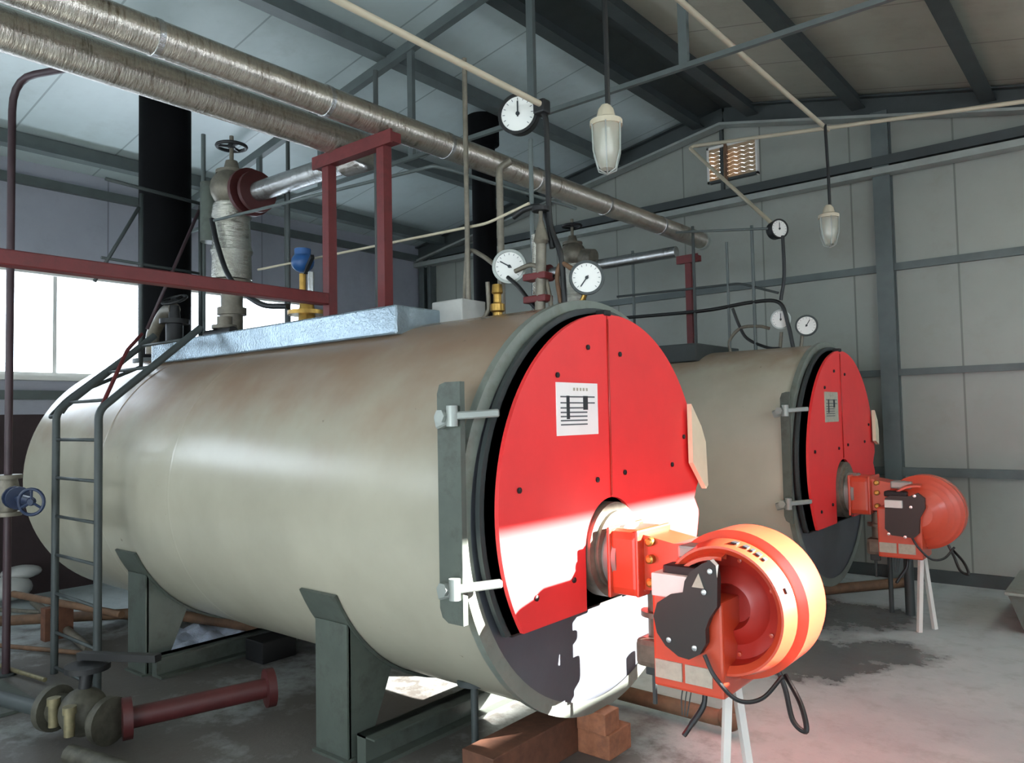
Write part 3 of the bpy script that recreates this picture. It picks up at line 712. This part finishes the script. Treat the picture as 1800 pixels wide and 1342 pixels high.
# blue-handled safety valve in front of the post
t = empty('safety_valve', (-4.75, 3.4, 2.475), 'small brass valve with blue top on the nearer boiler beside the maroon post', 'valve')
b = MB(); b.lathe((-4.75, 3.4, 2.475), (0, 0, 1), [(0, .10), (.0, .15), (.03, .15), (.03, .07), (.11, .06), (.11, .14), (.14, .14), (.14, .06), (.2, .05)], 24); b.build('valve_body', M['brass'], t)
for dx in (-.05, .05):
    b = MB(); b.tube([(-4.75+dx, 3.4, 2.66), (-4.75+dx, 3.4, 2.9)], .025, 12); b.build('spring_post', M['chrome' if dx > 0 else 'brass'], t)
b = MB(); b.ball((-4.77, 3.38, 2.98), .085, (1, 1, .9)); b.lathe((-4.77, 3.38, 3.02), (0, 0, 1), [(0, .06), (.06, .06), (.06, 0)], 12); b.build('blue_cap', M['blue'], t)
b = MB(); b.bar((-4.74, 3.38, 2.9), (-4.58, 3.33, 2.99), .025, .03); b.build('lever', M['black'], t)

# ---------------------------------------------------------------- gauges
def gauge(c, r, face, rim, label, needle=40, depth=.05):
    t = empty('pressure_gauge', c, label, 'gauge')
    d, u, v = basis(face); c = Vector(c)
    if v.z < 0: u, v = -u, -v
    b = MB(); b.lathe(c-d*depth, d, [(0, 0), (0, r*.92), (depth*.8, r*.98), (depth, r*1.02), (depth+.008, r), (depth+.008, r*.86), (depth, r*.84)], 36); b.build('case', M[rim], t)
    b = MB(); b.lathe(c+d*.0005, d, [(-.002, 0), (-.002, r*.86), (0, r*.86), (0, 0)], 36); dl = b.build('dial', M['dial'], t)
    b = MB()
    for k in range(13):
        q = R(225-k*22.5); b.bar(c+d*.0015+(u*math.cos(q)+v*math.sin(q))*r*.66, c+d*.0015+(u*math.cos(q)+v*math.sin(q))*r*.78, r*.03, .001, upv=d)
    b.build('scale_mark', M['ink'], dl)
    q = R(needle); b = MB(); b.bar(c+d*.004-(u*math.cos(q)+v*math.sin(q))*r*.15, c+d*.004+(u*math.cos(q)+v*math.sin(q))*r*.62, r*.07, .002, upv=d)
    b.lathe(c+d*.002, d, [(0, 0), (0, r*.1), (.006, r*.1), (.006, 0)], 12); b.build('needle', M['inkdark'], t)
    return t
FC = (.55, -.83, -.05)
gauge((-2.88, 3.5, 2.70), .102, FC, 'steel_light', 'white pressure gauge with needle up left, left of the two above the nearer red cover', 150)
gauge((-2.33, 3.5, 2.56), .096, (.62, -.78, 0), 'steel_dark', 'white pressure gauge with dark rim, right of the two above the nearer red cover', 235)
gauge((-2.76, 3.46, 3.585), .122, (.35, -.93, 0), 'black', 'round black-rimmed gauge at the end of the long cream conduit near the roof', 90, .07)
gauge((-2.60, 7.23, 3.55), .095, (.8, -.6, 0), 'black', 'round black-rimmed gauge high above the farther boiler', 90, .09)
gauge((-2.62, 7.23, 2.68), .095, FC, 'steel_light', 'white pressure gauge standing on the farther boiler, nearer the pipes', 90)
gauge((-2.38, 7.23, 2.60), .10, (.25, -.95, .1), 'steel_dark', 'tilted grey gauge at the front end of the farther boiler', 60)
def pipe(name, pts, r, mat, label, cat, rnd=.06, group=None, seg=10, smooth=False):
    pts = curve(pts) if smooth else pts
    b = MB(); b.tube(pts, r, seg, round_=0 if smooth else rnd); lo = min(pts, key=lambda p: p[2])
    return single(name, b, M[mat], tuple(lo), label, cat, group)
def Yp(x, z, y=3.5): return (x, y, z)
# siphon loops (nearer boiler)
ring = [(-3.08+.12*math.cos(q), 3.48+.02*math.sin(q), 2.55+.12*math.sin(q)) for q in [R(200-k*30) for k in range(13)]]
pipe('siphon_tube', [(-3.22, 3.5, 2.86), (-3.235, 3.49, 2.62)] + [(-3.13+.10*math.cos(R(a_)), 3.48, 2.49+.10*math.sin(R(a_))) for a_ in range(190, 361, 20)] + [(-3.02, 3.46, 2.62)], .014, 'cast', 'looped brass-grey siphon tube under the left white gauge', 'tube', smooth=True)
pipe('siphon_tube', [(-2.96, 3.5, 2.70), (-3.1, 3.5, 2.80), (-3.2, 3.5, 2.84), (-3.22, 3.5, 2.72)], .014, 'cast', 'short bent tube joining the left white gauge to its siphon', 'tube', smooth=True)
pipe('siphon_tube', [(-2.82, 3.48, 2.66), (-2.70, 3.48, 2.68), (-2.62, 3.48, 2.63), (-2.58, 3.48, 2.52), (-2.56, 3.48, 2.40)], .014, 'cast', 'arched tube from the left white gauge down to the boiler crown', 'tube', smooth=True)
pipe('cable', [(-2.87, 3.47, 2.63), (-2.78, 3.46, 2.56), (-2.68, 3.45, 2.45), (-2.62, 3.44, 2.40)], .012, 'rubber', 'short black cable slanting down from the left white gauge', 'cable', smooth=True)
pipe('siphon_tube', [(-2.34, 3.5, 2.48), (-2.37, 3.5, 2.43), (-2.42, 3.5, 2.39)], .013, 'brass', 'short brass tube under the right white gauge', 'tube', smooth=True)
pipe('siphon_tube', [(-2.42, 3.5, 2.62), (-2.5, 3.5, 2.66), (-2.53, 3.5, 2.58), (-2.50, 3.5, 2.40)], .014, 'rust', 'bent rusty tube beside the right white gauge', 'tube', smooth=True)
pipe('cable', [(-2.62, 3.5, 3.58), (-2.585, 3.5, 3.50), (-2.58, 3.5, 3.2), (-2.57, 3.5, 2.9), (-2.50, 3.5, 2.7), (-2.48, 3.5, 2.39)], .017, 'rubber', 'black cable dropping from the black gauge to the nearer boiler', 'cable', smooth=True)
pipe('cable', [(-2.84, 3.5, 2.99), (-2.75, 3.5, 3.02), (-2.64, 3.5, 3.01), (-2.585, 3.5, 2.90), (-2.56, 3.5, 2.76)], .017, 'rubber', 'short black cable hooked over beside the black gauge drop', 'cable', smooth=True)
t = empty('level_column', (-2.72, 3.5, 2.39), 'silver water level column with valves between the two white gauges', 'level gauge')
b = MB(); b.tube([(-2.68, 3.52, 2.39), (-2.68, 3.52, 2.86)], .035, 14); b.build('column', M['foil_z'], t)
b = MB(); b.tube([(-2.62, 3.45, 2.39), (-2.60, 3.45, 2.80)], .030, 14); b.lathe((-2.60, 3.45, 2.78), (0, 0, 1), [(0, .03), (.02, .045), (.08, .03), (.14, .012), (.2, .012)], 14); b.build('brass_column', M['cast'], t)
b = MB(); b.lathe((-2.60, 3.45, 2.97), (0, 0, 1), [(0, 0), (0, .05), (.025, .05), (.025, 0)], 12); b.build('handwheel', M['black'], t)
b = MB(); b.box(-2.72, -2.56, 3.42, 3.5, 2.58, 2.62, .008); b.box(-2.72, -2.56, 3.42, 3.5, 2.45, 2.49, .008); b.build('clamp', M['maroon'], t)
t = empty('brass_cock', (-2.97, 3.49, 2.38), 'brass cock stack below the left white gauge', 'valve')
b = MB(); b.lathe((-2.97, 3.49, 2.38), (0, 0, 1), [(0, 0), (0, .03), (.05, .03), (.06, .045), (.1, .045), (.11, .025), (.16, .025), (.17, .035), (.22, .03), (.22, 0)], 14); b.build('valve_body', M['brass'], t)
b = MB(); b.box(-3.42, -3.16, 3.38, 3.60, 2.36, 2.53, .01); single('junction_box', b, M['junction'], (-3.3, 3.5, 2.38), 'pale grey box at the front end of the shiny crown deck', 'box')

# conduits
CZ = 3.60
pipe('conduit', [(-2.60, -3.98, CZ+.06), (-2.60, 3.47, CZ)], .018, 'conduit', 'cream conduit running overhead to the black gauge above the nearer boiler', 'conduit')
b = MB(); b.box(-2.65, -2.57, 3.46, 3.53, 3.55, 3.63, .012); single('conduit_box', b, M['black'], (-2.6, 3.5, 3.55), 'small black box at the near end of the cream conduit beside the black gauge', 'box')
pipe('conduit', [(-2.14, -3.98, 4.41), (-2.14, 7.3, 4.41)], .02, 'conduit', 'cream conduit high up from which the two glass lamps hang', 'conduit')
pipe('conduit', [(3.08, 8.0, 4.05), (-3.83, 8.0, 4.855), (-3.86, 7.98, 4.83), (-2.68, 7.25, 3.62)], .02, 'conduit', 'cream conduit turning back from the right edge to the farther black gauge', 'conduit', rnd=.05)
pipe('conduit', [(-5.55, 3.5, 3.05), (-3.05, 3.5, 2.99), (-2.72, 3.5, 3.05)], .009, 'conduit', 'thin pale conduit rising slightly from the tall steam valve to the gauges', 'conduit')
pipe('conduit', [(-5.88, 3.3, 3.48), (-3.50, 3.5, 3.45), (-3.46, 3.6, 3.44), (-3.35, 4.9, 3.42)], .012, 'steel', 'thin grey conduit bending below the lagged pipes', 'conduit', rnd=.03)
pipe('conduit', [(-3.53, 6.93, 3.62), (-2.66, 7.21, 3.56)], .012, 'steel', 'short thin conduit from the lagged pipe end to the farther black gauge', 'conduit')
pipe('conduit', [(-4.4, 7.2, 3.10), (-3.0, 7.2, 3.07), (-2.62, 7.2, 2.93)], .012, 'steel_dark', 'upper thin dark conduit above the farther boiler', 'conduit')
pipe('conduit', [(-4.4, 7.2, 2.86), (-3.4, 7.2, 2.84), (-2.9, 7.2, 2.87), (-2.62, 7.2, 2.84), (-2.54, 7.2, 2.62), (-2.5, 7.2, 2.40)], .018, 'rubber', 'black cable arching over the farther boiler to its crown', 'cable', smooth=True)
pipe('cable', [(-2.56, 7.2, 3.47), (-2.56, 7.2, 3.1), (-2.6, 7.2, 2.86)], .016, 'rubber', 'dark cable dropping from the farther black gauge', 'cable', smooth=True)
pipe('cable', [(-3.08, 7.2, 2.83), (-3.02, 7.2, 2.66), (-2.94, 7.2, 2.52), (-2.75, 7.2, 2.42), (-2.62, 7.2, 2.40)], .015, 'rubber', 'black cable looping low on the crown of the farther boiler', 'cable', smooth=True)
pipe('siphon_tube', [(-3.12, 7.2, 2.40), (-3.12, 7.2, 2.52), (-3.0, 7.2, 2.63), (-2.82, 7.2, 2.63), (-2.72, 7.2, 2.60)], .016, 'cast', 'grey arched tube beside the white gauge of the farther boiler', 'tube', smooth=True)
for x_, dy in ((-2.62, 0), (-2.42, .0)):
    pipe('gauge_stem', [(x_-.02, 7.24, 2.40), (x_, 7.24, 2.56)], .016, 'cast', 'short stem under the %s of the farther boiler' % ('white gauge' if x_ < -2.5 else 'tilted grey gauge'), 'tube')
# thin vertical drops
for x_, y_, z0, z1, r_, mt, lb in ((-3.72, 3.2, 2.48, 4.05, .016, 'steel_dark', 'thin dark rod just in front of the right maroon post'),
        (-3.18, 3.46, 2.40, 4.05, .016, 'cast', 'thin rusty-grey rod standing left of the black gauge above the nearer boiler'),
        (-5.2, 3.55, 2.475, 4.18, .016, 'steel_dark', 'thin dark rod left of the maroon frame behind the blue valve'),
        (-5.45, 3.7, 2.475, 3.7, .015, 'steel_dark', 'shorter thin rod between the tall steam valve and the blue valve'),
        (-6.42, 3.5, 2.475, 4.4, .02, 'steel', 'thin grey rod between the thick chimney and the tall steam valve'),
        (-2.74, 3.55, 2.39, 3.45, .014, 'steel', 'thin grey rod directly below the black gauge'),
        (-4.25, 7.3, 2.475, 3.6, .016, 'steel', 'leftmost thin rod of the farther boiler, left of its maroon post'),
        (-3.48, 7.2, 2.475, 3.72, .016, 'steel_dark', 'thin rod right beside the maroon post of the farther boiler'),
        (-3.12, 7.2, 2.40, 3.50, .013, 'steel', 'thin rod below the slanting conduit of the farther boiler'),
        (-2.86, 7.2, 2.40, 3.62, .016, 'steel', 'thin rod left of the farther black gauge')):
    pipe('support_rod', [(x_, y_, z0), (x_, y_, z1)], r_, mt, lb, 'rod')
pipe('vent_pipe', [(-2.96, 3.52, 2.39), (-2.96, 3.52, 3.32), (-2.90, 3.56, 3.36)], .022, 'cast', 'thicker grey-brown vent pipe rising behind the left white gauge', 'pipe', rnd=.03)

# pendant lamps
def lamp(x, y, z, s, ztop, label):
    t = empty('pendant_lamp', (x, y, z), label, 'lamp')
    b = MB(); b.tube(curve([(x, y, ztop), (x+.01, y, (ztop+z)/2+.1), (x+.012*s, y, z+.2*s)]), .014, 8); b.build('cord', M['rubber'], t)
    b = MB(); b.lathe((x, y, z), (0, 0, 1), [(.14*s, 0), (.14*s, .075*s), (.165*s, .075*s), (.18*s, .045*s), (.22*s, .035*s), (.24*s, .02*s), (.24*s, 0)], 24); b.build('lamp_cap', M['conduit'], t)
    b = MB(); b.lathe((x, y, z), (0, 0, 1), [(.14*s, .066*s), (.08*s, .064*s), (.02*s, .055*s), (-.03*s, .046*s), (-.06*s, .03*s), (-.07*s, 0)], 24); b.build('glass_jar', M['lampglass'], t)
    b = MB(); b.lathe((x, y, z), (0, 0, 1), [(.13*s, .0), (.13*s, .02*s), (.10*s, .022*s), (.06*s, .032*s), (.01*s, .03*s), (-.02*s, 0)], 16); b.build('bulb', M['dial'], t)
    for k in range(6):
        q = k*math.pi/3; c, s_ = math.cos(q), math.sin(q)
        b = MB(); b.tube([(x+c*.074*s, y+s_*.074*s, z+.145*s), (x+c*.07*s, y+s_*.07*s, z+.02*s), (x+c*.045*s, y+s_*.045*s, z-.065*s), (x, y, z-.085*s)], .0035*s, 6); b.build('guard_wire', M['steel_light'], t)
    return t
lamp(-2.08, 3.34, 3.14, 1.12, 4.41, 'larger clear glass jar lamp hanging on a black cord in the middle')
lamp(-2.12, 7.15, 3.38, 1.2, 4.41, 'smaller glass jar lamp hanging farther back in front of the gable wall')

# ---------------------------------------------------------------- ladder and platform guard
t = empty('ladder', (-5.8, 2.23, 0), 'steel ladder leaning over the rear flank of the nearer boiler', 'ladder')
LXa, LXb = -6.20, -5.47
for x in (LXa, LXb):
    b = MB(); b.tube([(x, 2.23, 0.0), (x, 2.23, 1.90), (x+.02, 2.95, 2.52)], .027, 10, round_=.06); b.build('rail', M['steel_dark'], t)
for z in (.05, .30, .58, .86, 1.14, 1.42, 1.70):
    b = MB(); b.tube([(LXa, 2.23, z), (LXb, 2.23, z)], .012, 8); b.build('rung', M['steel_dark'], t)
for k in (.12, .5, .85):
    b = MB(); b.tube([(LXa, 2.23+.72*k, 1.90+.62*k), (LXb, 2.23+.72*k, 1.90+.62*k)], .012, 8); b.build('rung', M['steel_dark'], t)
b = MB(); b.tube([(LXb, 2.25, 1.93), (LXb-.3, 2.55, 2.35), (LXb-.5, 2.75, 2.5)], .014, 8, round_=.05); b.build('hand_rail', M['maroon'], t)
b = MB(); b.tube([(LXa, 2.23, 1.88), (LXa-.12, 2.22, 1.86), (LXa-.15, 2.35, 2.0), (LXa-.05, 2.75, 2.35)], .014, 8, round_=.05); b.build('hand_rail', M['steel_dark'], t)
t = empty('guard_rail', (-6.0, 3.0, 2.4), 'thin steel guard rail around the landing beside the thick chimney', 'railing')
gX = -6.42
for y, z0 in ((2.95, 2.26), (3.47, 2.42)):
    b = MB(); b.tube([(gX, y, z0), (gX, y, 3.74)], .017, 8); b.build('post', M['steel_dark'], t)
b = MB(); b.tube([(gX, 2.66, 3.80), (gX, 3.50, 3.76)], .016, 8); b.build('top_rail', M['steel_dark'], t)
b = MB(); b.tube([(gX, 2.63, 3.15), (gX, 3.50, 3.13)], .012, 8); b.build('mid_rail', M['steel_dark'], t)
b = MB(); b.tube([(gX, 2.93, 3.62), (gX, 2.58, 2.95)], .015, 8); b.build('brace', M['steel_dark'], t)
b = MB(); b.tube([(gX, 3.46, 3.70), (gX, 3.0, 2.6)], .015, 8); b.build('brace', M['darkpipe'], t)
b = MB(); b.tube([(gX, 2.95, 2.28), (gX, 2.45, 2.05), (gX, 2.35, 1.9)], .015, 8); b.build('brace', M['steel_dark'], t)
# clutter by the chimney foot
t = empty('feed_valve', (-6.55, 3.3, 2.38), 'dark bolted valve cluster between the chimney foot and the tall steam valve', 'valve')
b = MB(); b.tube([(-6.75, 3.2, 2.42), (-6.75, 3.2, 2.60), (-6.5, 3.2, 2.78), (-6.35, 3.2, 2.78)], .055, 14, round_=.06); b.build('elbow', M['cast'], t)
b = MB(); b.lathe((-6.35, 3.2, 2.45), (0, 0, 1), [(0, 0), (0, .13), (.04, .13), (.04, .07), (.2, .07), (.2, .12), (.24, .12), (.24, .05), (.36, .04)], 18); b.build('valve_body', M['black'], t)
wheel((-6.35, 3.2, 2.86), (.2, -.5, 1), .1, 'handwheel', M['black'], t)
t = empty('check_valve', (-5.75, 3.25, 2.4), 'squat grey valve standing just right of the tall steam valve foot', 'valve')
b = MB(); b.tube([(-5.72, 3.3, 2.47), (-5.72, 3.3, 2.66)], .06, 14); b.lathe((-5.72, 3.3, 2.56), (0, 0, 1), [(0, .06), (0, .1), (.03, .1), (.03, .06)], 16); b.build('valve_body', M['cast'], t)
b = MB(); b.tube([(-5.9, 3.25, 2.52), (-5.5, 3.25, 2.52)], .04, 12); b.build('cross_pipe', M['black'], t)
pipe('cable', [(-5.92, 3.3, 3.5), (-5.82, 3.3, 3.25), (-5.62, 3.3, 2.95), (-5.25, 3.32, 2.72), (-4.9, 3.34, 2.66)], .022, 'rubber', 'black cable sagging from the tall steam valve to the brass valve', 'cable', smooth=True)

# ---------------------------------------------------------------- floor clutter
t = empty('floor_pipe', (-4.4, 2.35, 0), 'dull red flanged pipe lying on the floor between the boiler legs', 'pipe')
b = MB(); b.tube([(-4.50, 2.02, .14), (-4.25, 2.72, .16)], .06, 18); b.build('tube', M['darkred'], t)
for p_ in ((-4.51, 2.0, .14), (-4.24, 2.74, .16)):
    b = MB(); flangemb(b, p_, Vector((.33, .93, .02)).normalized(), .115, .05); b.build('flange', M['darkred'], t)
t = empty('floor_valve', (-4.6, 1.85, 0), 'grimy cast valve with brass stubs on the floor at lower left', 'valve')
b = MB(); b.tube([(-4.95, 1.80, .16), (-4.55, 1.93, .14)], .085, 18); b.ball((-4.74, 1.86, .17), .13, (1, 1, 1.05)); b.build('valve_body', M['grimy'], t)
for p_ in ((-4.97, 1.79, .16), (-4.56, 1.92, .14)):
    b = MB(); flangemb(b, p_, Vector((.95, .3, 0)).normalized(), .13, .045); b.build('flange', M['grimy'], t)
for dx in (-.12, .1):
    b = MB(); b.lathe((-4.72+dx, 1.74, .10), (0, 0, 1), [(0, 0), (0, .028), (.12, .028), (.12, .036), (.16, .036), (.16, 0)], 12); b.build('stub', M['dullbrass'], t)
b = MB(); b.tube([(-4.74, 1.86, .25), (-4.74, 1.88, .42)], .035, 12); b.lathe((-4.74, 1.88, .40), (0, 0, 1), [(0, 0), (0, .12), (.03, .12), (.03, 0)], 20); b.build('bonnet', M['black'], t)
b = MB(); b.bar((-4.85, 1.88, .46), (-4.35, 2.1, .48), .05, .04); b.build('lever', M['black'], t)
pipe('floor_pipe', [(-7.6, 1.35, .06), (-4.97, 1.78, .14)], .045, 'steel_dark', 'dark pipe on the floor leading from the left edge to the grimy valve', 'pipe')
pipe('floor_pipe', [(-4.5, 1.70, .05), (-3.2, 1.95, .05)], .05, 'grimy', 'grey pipe on the floor running right from the grimy valve', 'pipe')
pipe('floor_pipe', [(-8.2, 2.2, .06), (-6.9, 3.3, .12), (-4.9, 3.75, .12)], .045, 'rust', 'rusty pipe on the floor under the rear of the nearer boiler', 'pipe')
pipe('floor_pipe', [(-7.9, 2.5, .3), (-6.3, 2.75, .3)], .03, 'rust', 'thin rusty pipe raised low behind the ladder foot', 'pipe')
pipe('floor_pipe', [(-8.6, 2.9, .06), (-6.4, 2.55, .06)], .035, 'cast', 'slim grey pipe on the floor crossing behind the ladder foot', 'pipe')
b = MB(); b.box(-7.25, -7.15, 2.5, 2.72, 0, .27); single('timber_block', b, M['wood'], (-7.2, 2.6, 0), 'dark timber block propping the thin rusty pipe', 'block')
pipe('steel_rod', [(-7.6, 2.05, .03), (-5.9, 2.75, .03)], .018, 'rust', 'thin rusty rod on the floor just behind the ladder foot', 'rod')
pipe('steel_rod', [(-8.7, 2.6, .03), (-7.0, 3.35, .03)], .02, 'cast', 'pale thin rod on the floor near the left wall', 'rod')
pipe('steel_rod', [(-7.1, 1.95, .03), (-6.0, 2.1, .03)], .016, 'dullbrass', 'short yellowish rod lying at the foot of the dark upright pipe', 'rod')
b = MB(); b.box(-6.75, -5.55, 1.58, 1.93, 0, .02, .002); single('steel_plate', b, M['frame'], (-6.1, 1.75, 0), 'flat grey-green steel plate on the floor at the lower left edge', 'plate')
b = MB(); b.box(-5.35, -5.12, 3.25, 3.55, 0, .16, .01); single('dark_block', b, M['black'], (-5.2, 3.4, 0), 'small black block on the floor beside the rear boiler leg', 'block')
b = MB(); b.ball((-9.0, 2.92, .30), .16, (.8, 1.2, .45)); b.ball((-8.97, 2.80, .16), .18, (.9, 1.2, .7)); single('pale_lump', b, M['junction'], (-9, 2.9, .03), 'small pale lump added by the left wall behind the rear of the nearer boiler', 'lump')  # rounded pale lump added for small white glimpses low by the wall
t = empty('gas_line', (-2.3, 4.1, 0), 'brown gas pipe along the floor with elbow below the nearer burner', 'pipe')
b = MB(); b.tube([(-2.75, 4.12, .09), (-1.84, 4.10, .09), (-1.84, 4.10, .62)], .045, 16, round_=.09); b.build('tube', M['rust'], t)
b = MB(); b.ball((-1.85, 4.10, .10), .068); b.build('elbow', M['rust'], t)
pipe('floor_pipe', [(-3.3, 6.6, .05), (-1.95, 8.55, .05)], .05, 'rust', 'dark brown pipe on the floor below the farther boiler front', 'pipe')
t = empty('gas_line', (-1.8, 7.6, 0), 'dark gas riser standing behind the farther burner', 'pipe')
b = MB(); b.tube([(-1.65, 7.45, .0), (-1.65, 7.45, .62)], .04, 12); b.build('tube', M['steel_dark'], t)
b = MB(); b.tube([(-1.80, 7.45, .0), (-1.80, 7.45, .62)], .02, 12); b.build('tube', M['steel_dark'], t)
t = tag(MB().box(-2.62, -2.42, 2.75, 3.45, 0, .20, .006).build('timber_beam', M['wood'], None, (-2.5, 3.1, 0)), 'dark brown timber lying under the front of the nearer boiler', 'timber')
b = MB(); b.box(-2.42, -2.22, 3.44, 3.66, 0, .13, .006); single('brick', b, M['brick'], (-2.3, 3.55, 0), 'orange-brown brick on the floor below the nearer red cover', 'brick')
b = MB(); b.box(-2.41, -2.23, 3.42, 3.56, .13, .24, .006); single('brick', b, M['brick'], (-2.3, 3.5, .13), 'dusty pink brick lying on the orange-brown brick', 'brick')
# rippled sheet added as window daylight reflected off the floor
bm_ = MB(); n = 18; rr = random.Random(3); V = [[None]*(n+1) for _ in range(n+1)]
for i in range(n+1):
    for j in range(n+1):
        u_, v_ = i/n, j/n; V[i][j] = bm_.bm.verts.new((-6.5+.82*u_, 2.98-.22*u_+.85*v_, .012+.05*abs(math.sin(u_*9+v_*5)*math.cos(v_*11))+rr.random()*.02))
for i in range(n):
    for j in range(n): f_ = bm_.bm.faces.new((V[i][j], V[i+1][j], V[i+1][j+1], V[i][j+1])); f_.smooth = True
single('floor_reflection_sheet', bm_, M['sheet'], (-6, 3.6, 0), 'rippled pale blue sheet for window daylight reflected on the floor under the nearer boiler', 'sheet')
# grey bin edge at the right
t = empty('metal_bin', (-.45, 7.9, 0), 'grey-green sheet metal bin cut off by the right edge', 'bin')
b = MB(); b.prism([(-.80, .02), (0, .02), (0, .30), (-.9, .30)], 'y', 7.3, 8.3); b.build('body', M['frame'], t)
b = MB(); b.box(-.92, 0, 7.27, 8.33, .30, .325, .004); b.build('rim', M['ring'], t)

# repeats share a group
GROUPS = {'steam_boiler': 'beige boilers standing side by side', 'gas_burner': 'red burners on the boiler fronts', 'gas_valve_train': 'gas valve trains below the burners',
          'pressure_gauge': 'gauges above the boiler fronts', 'siphon_tube': 'bent gauge tubes', 'support_rod': 'thin upright rods above the boilers', 'conduit': 'thin overhead conduits',
          'cable': 'black cables around the gauges', 'pendant_lamp': 'glass jar lamps', 'chimney': 'black chimney flues', 'header_pipe': 'foil-lagged overhead pipes',
          'pipe_support': 'maroon pipe supports', 'floor_pipe': 'loose pipes on the floor', 'steel_rod': 'loose rods on the floor', 'brick': 'bricks under the front of the nearer boiler',
          'steam_riser': 'main steam valves', 'gauge_stem': 'gauge stems on the farther boiler', 'gas_line': 'gas pipes feeding the burners'}
for o in list(col.objects):
    if o.parent is None and 'label' in o and o.name.split('.')[0] in GROUPS: o['group'] = GROUPS[o.name.split('.')[0]]
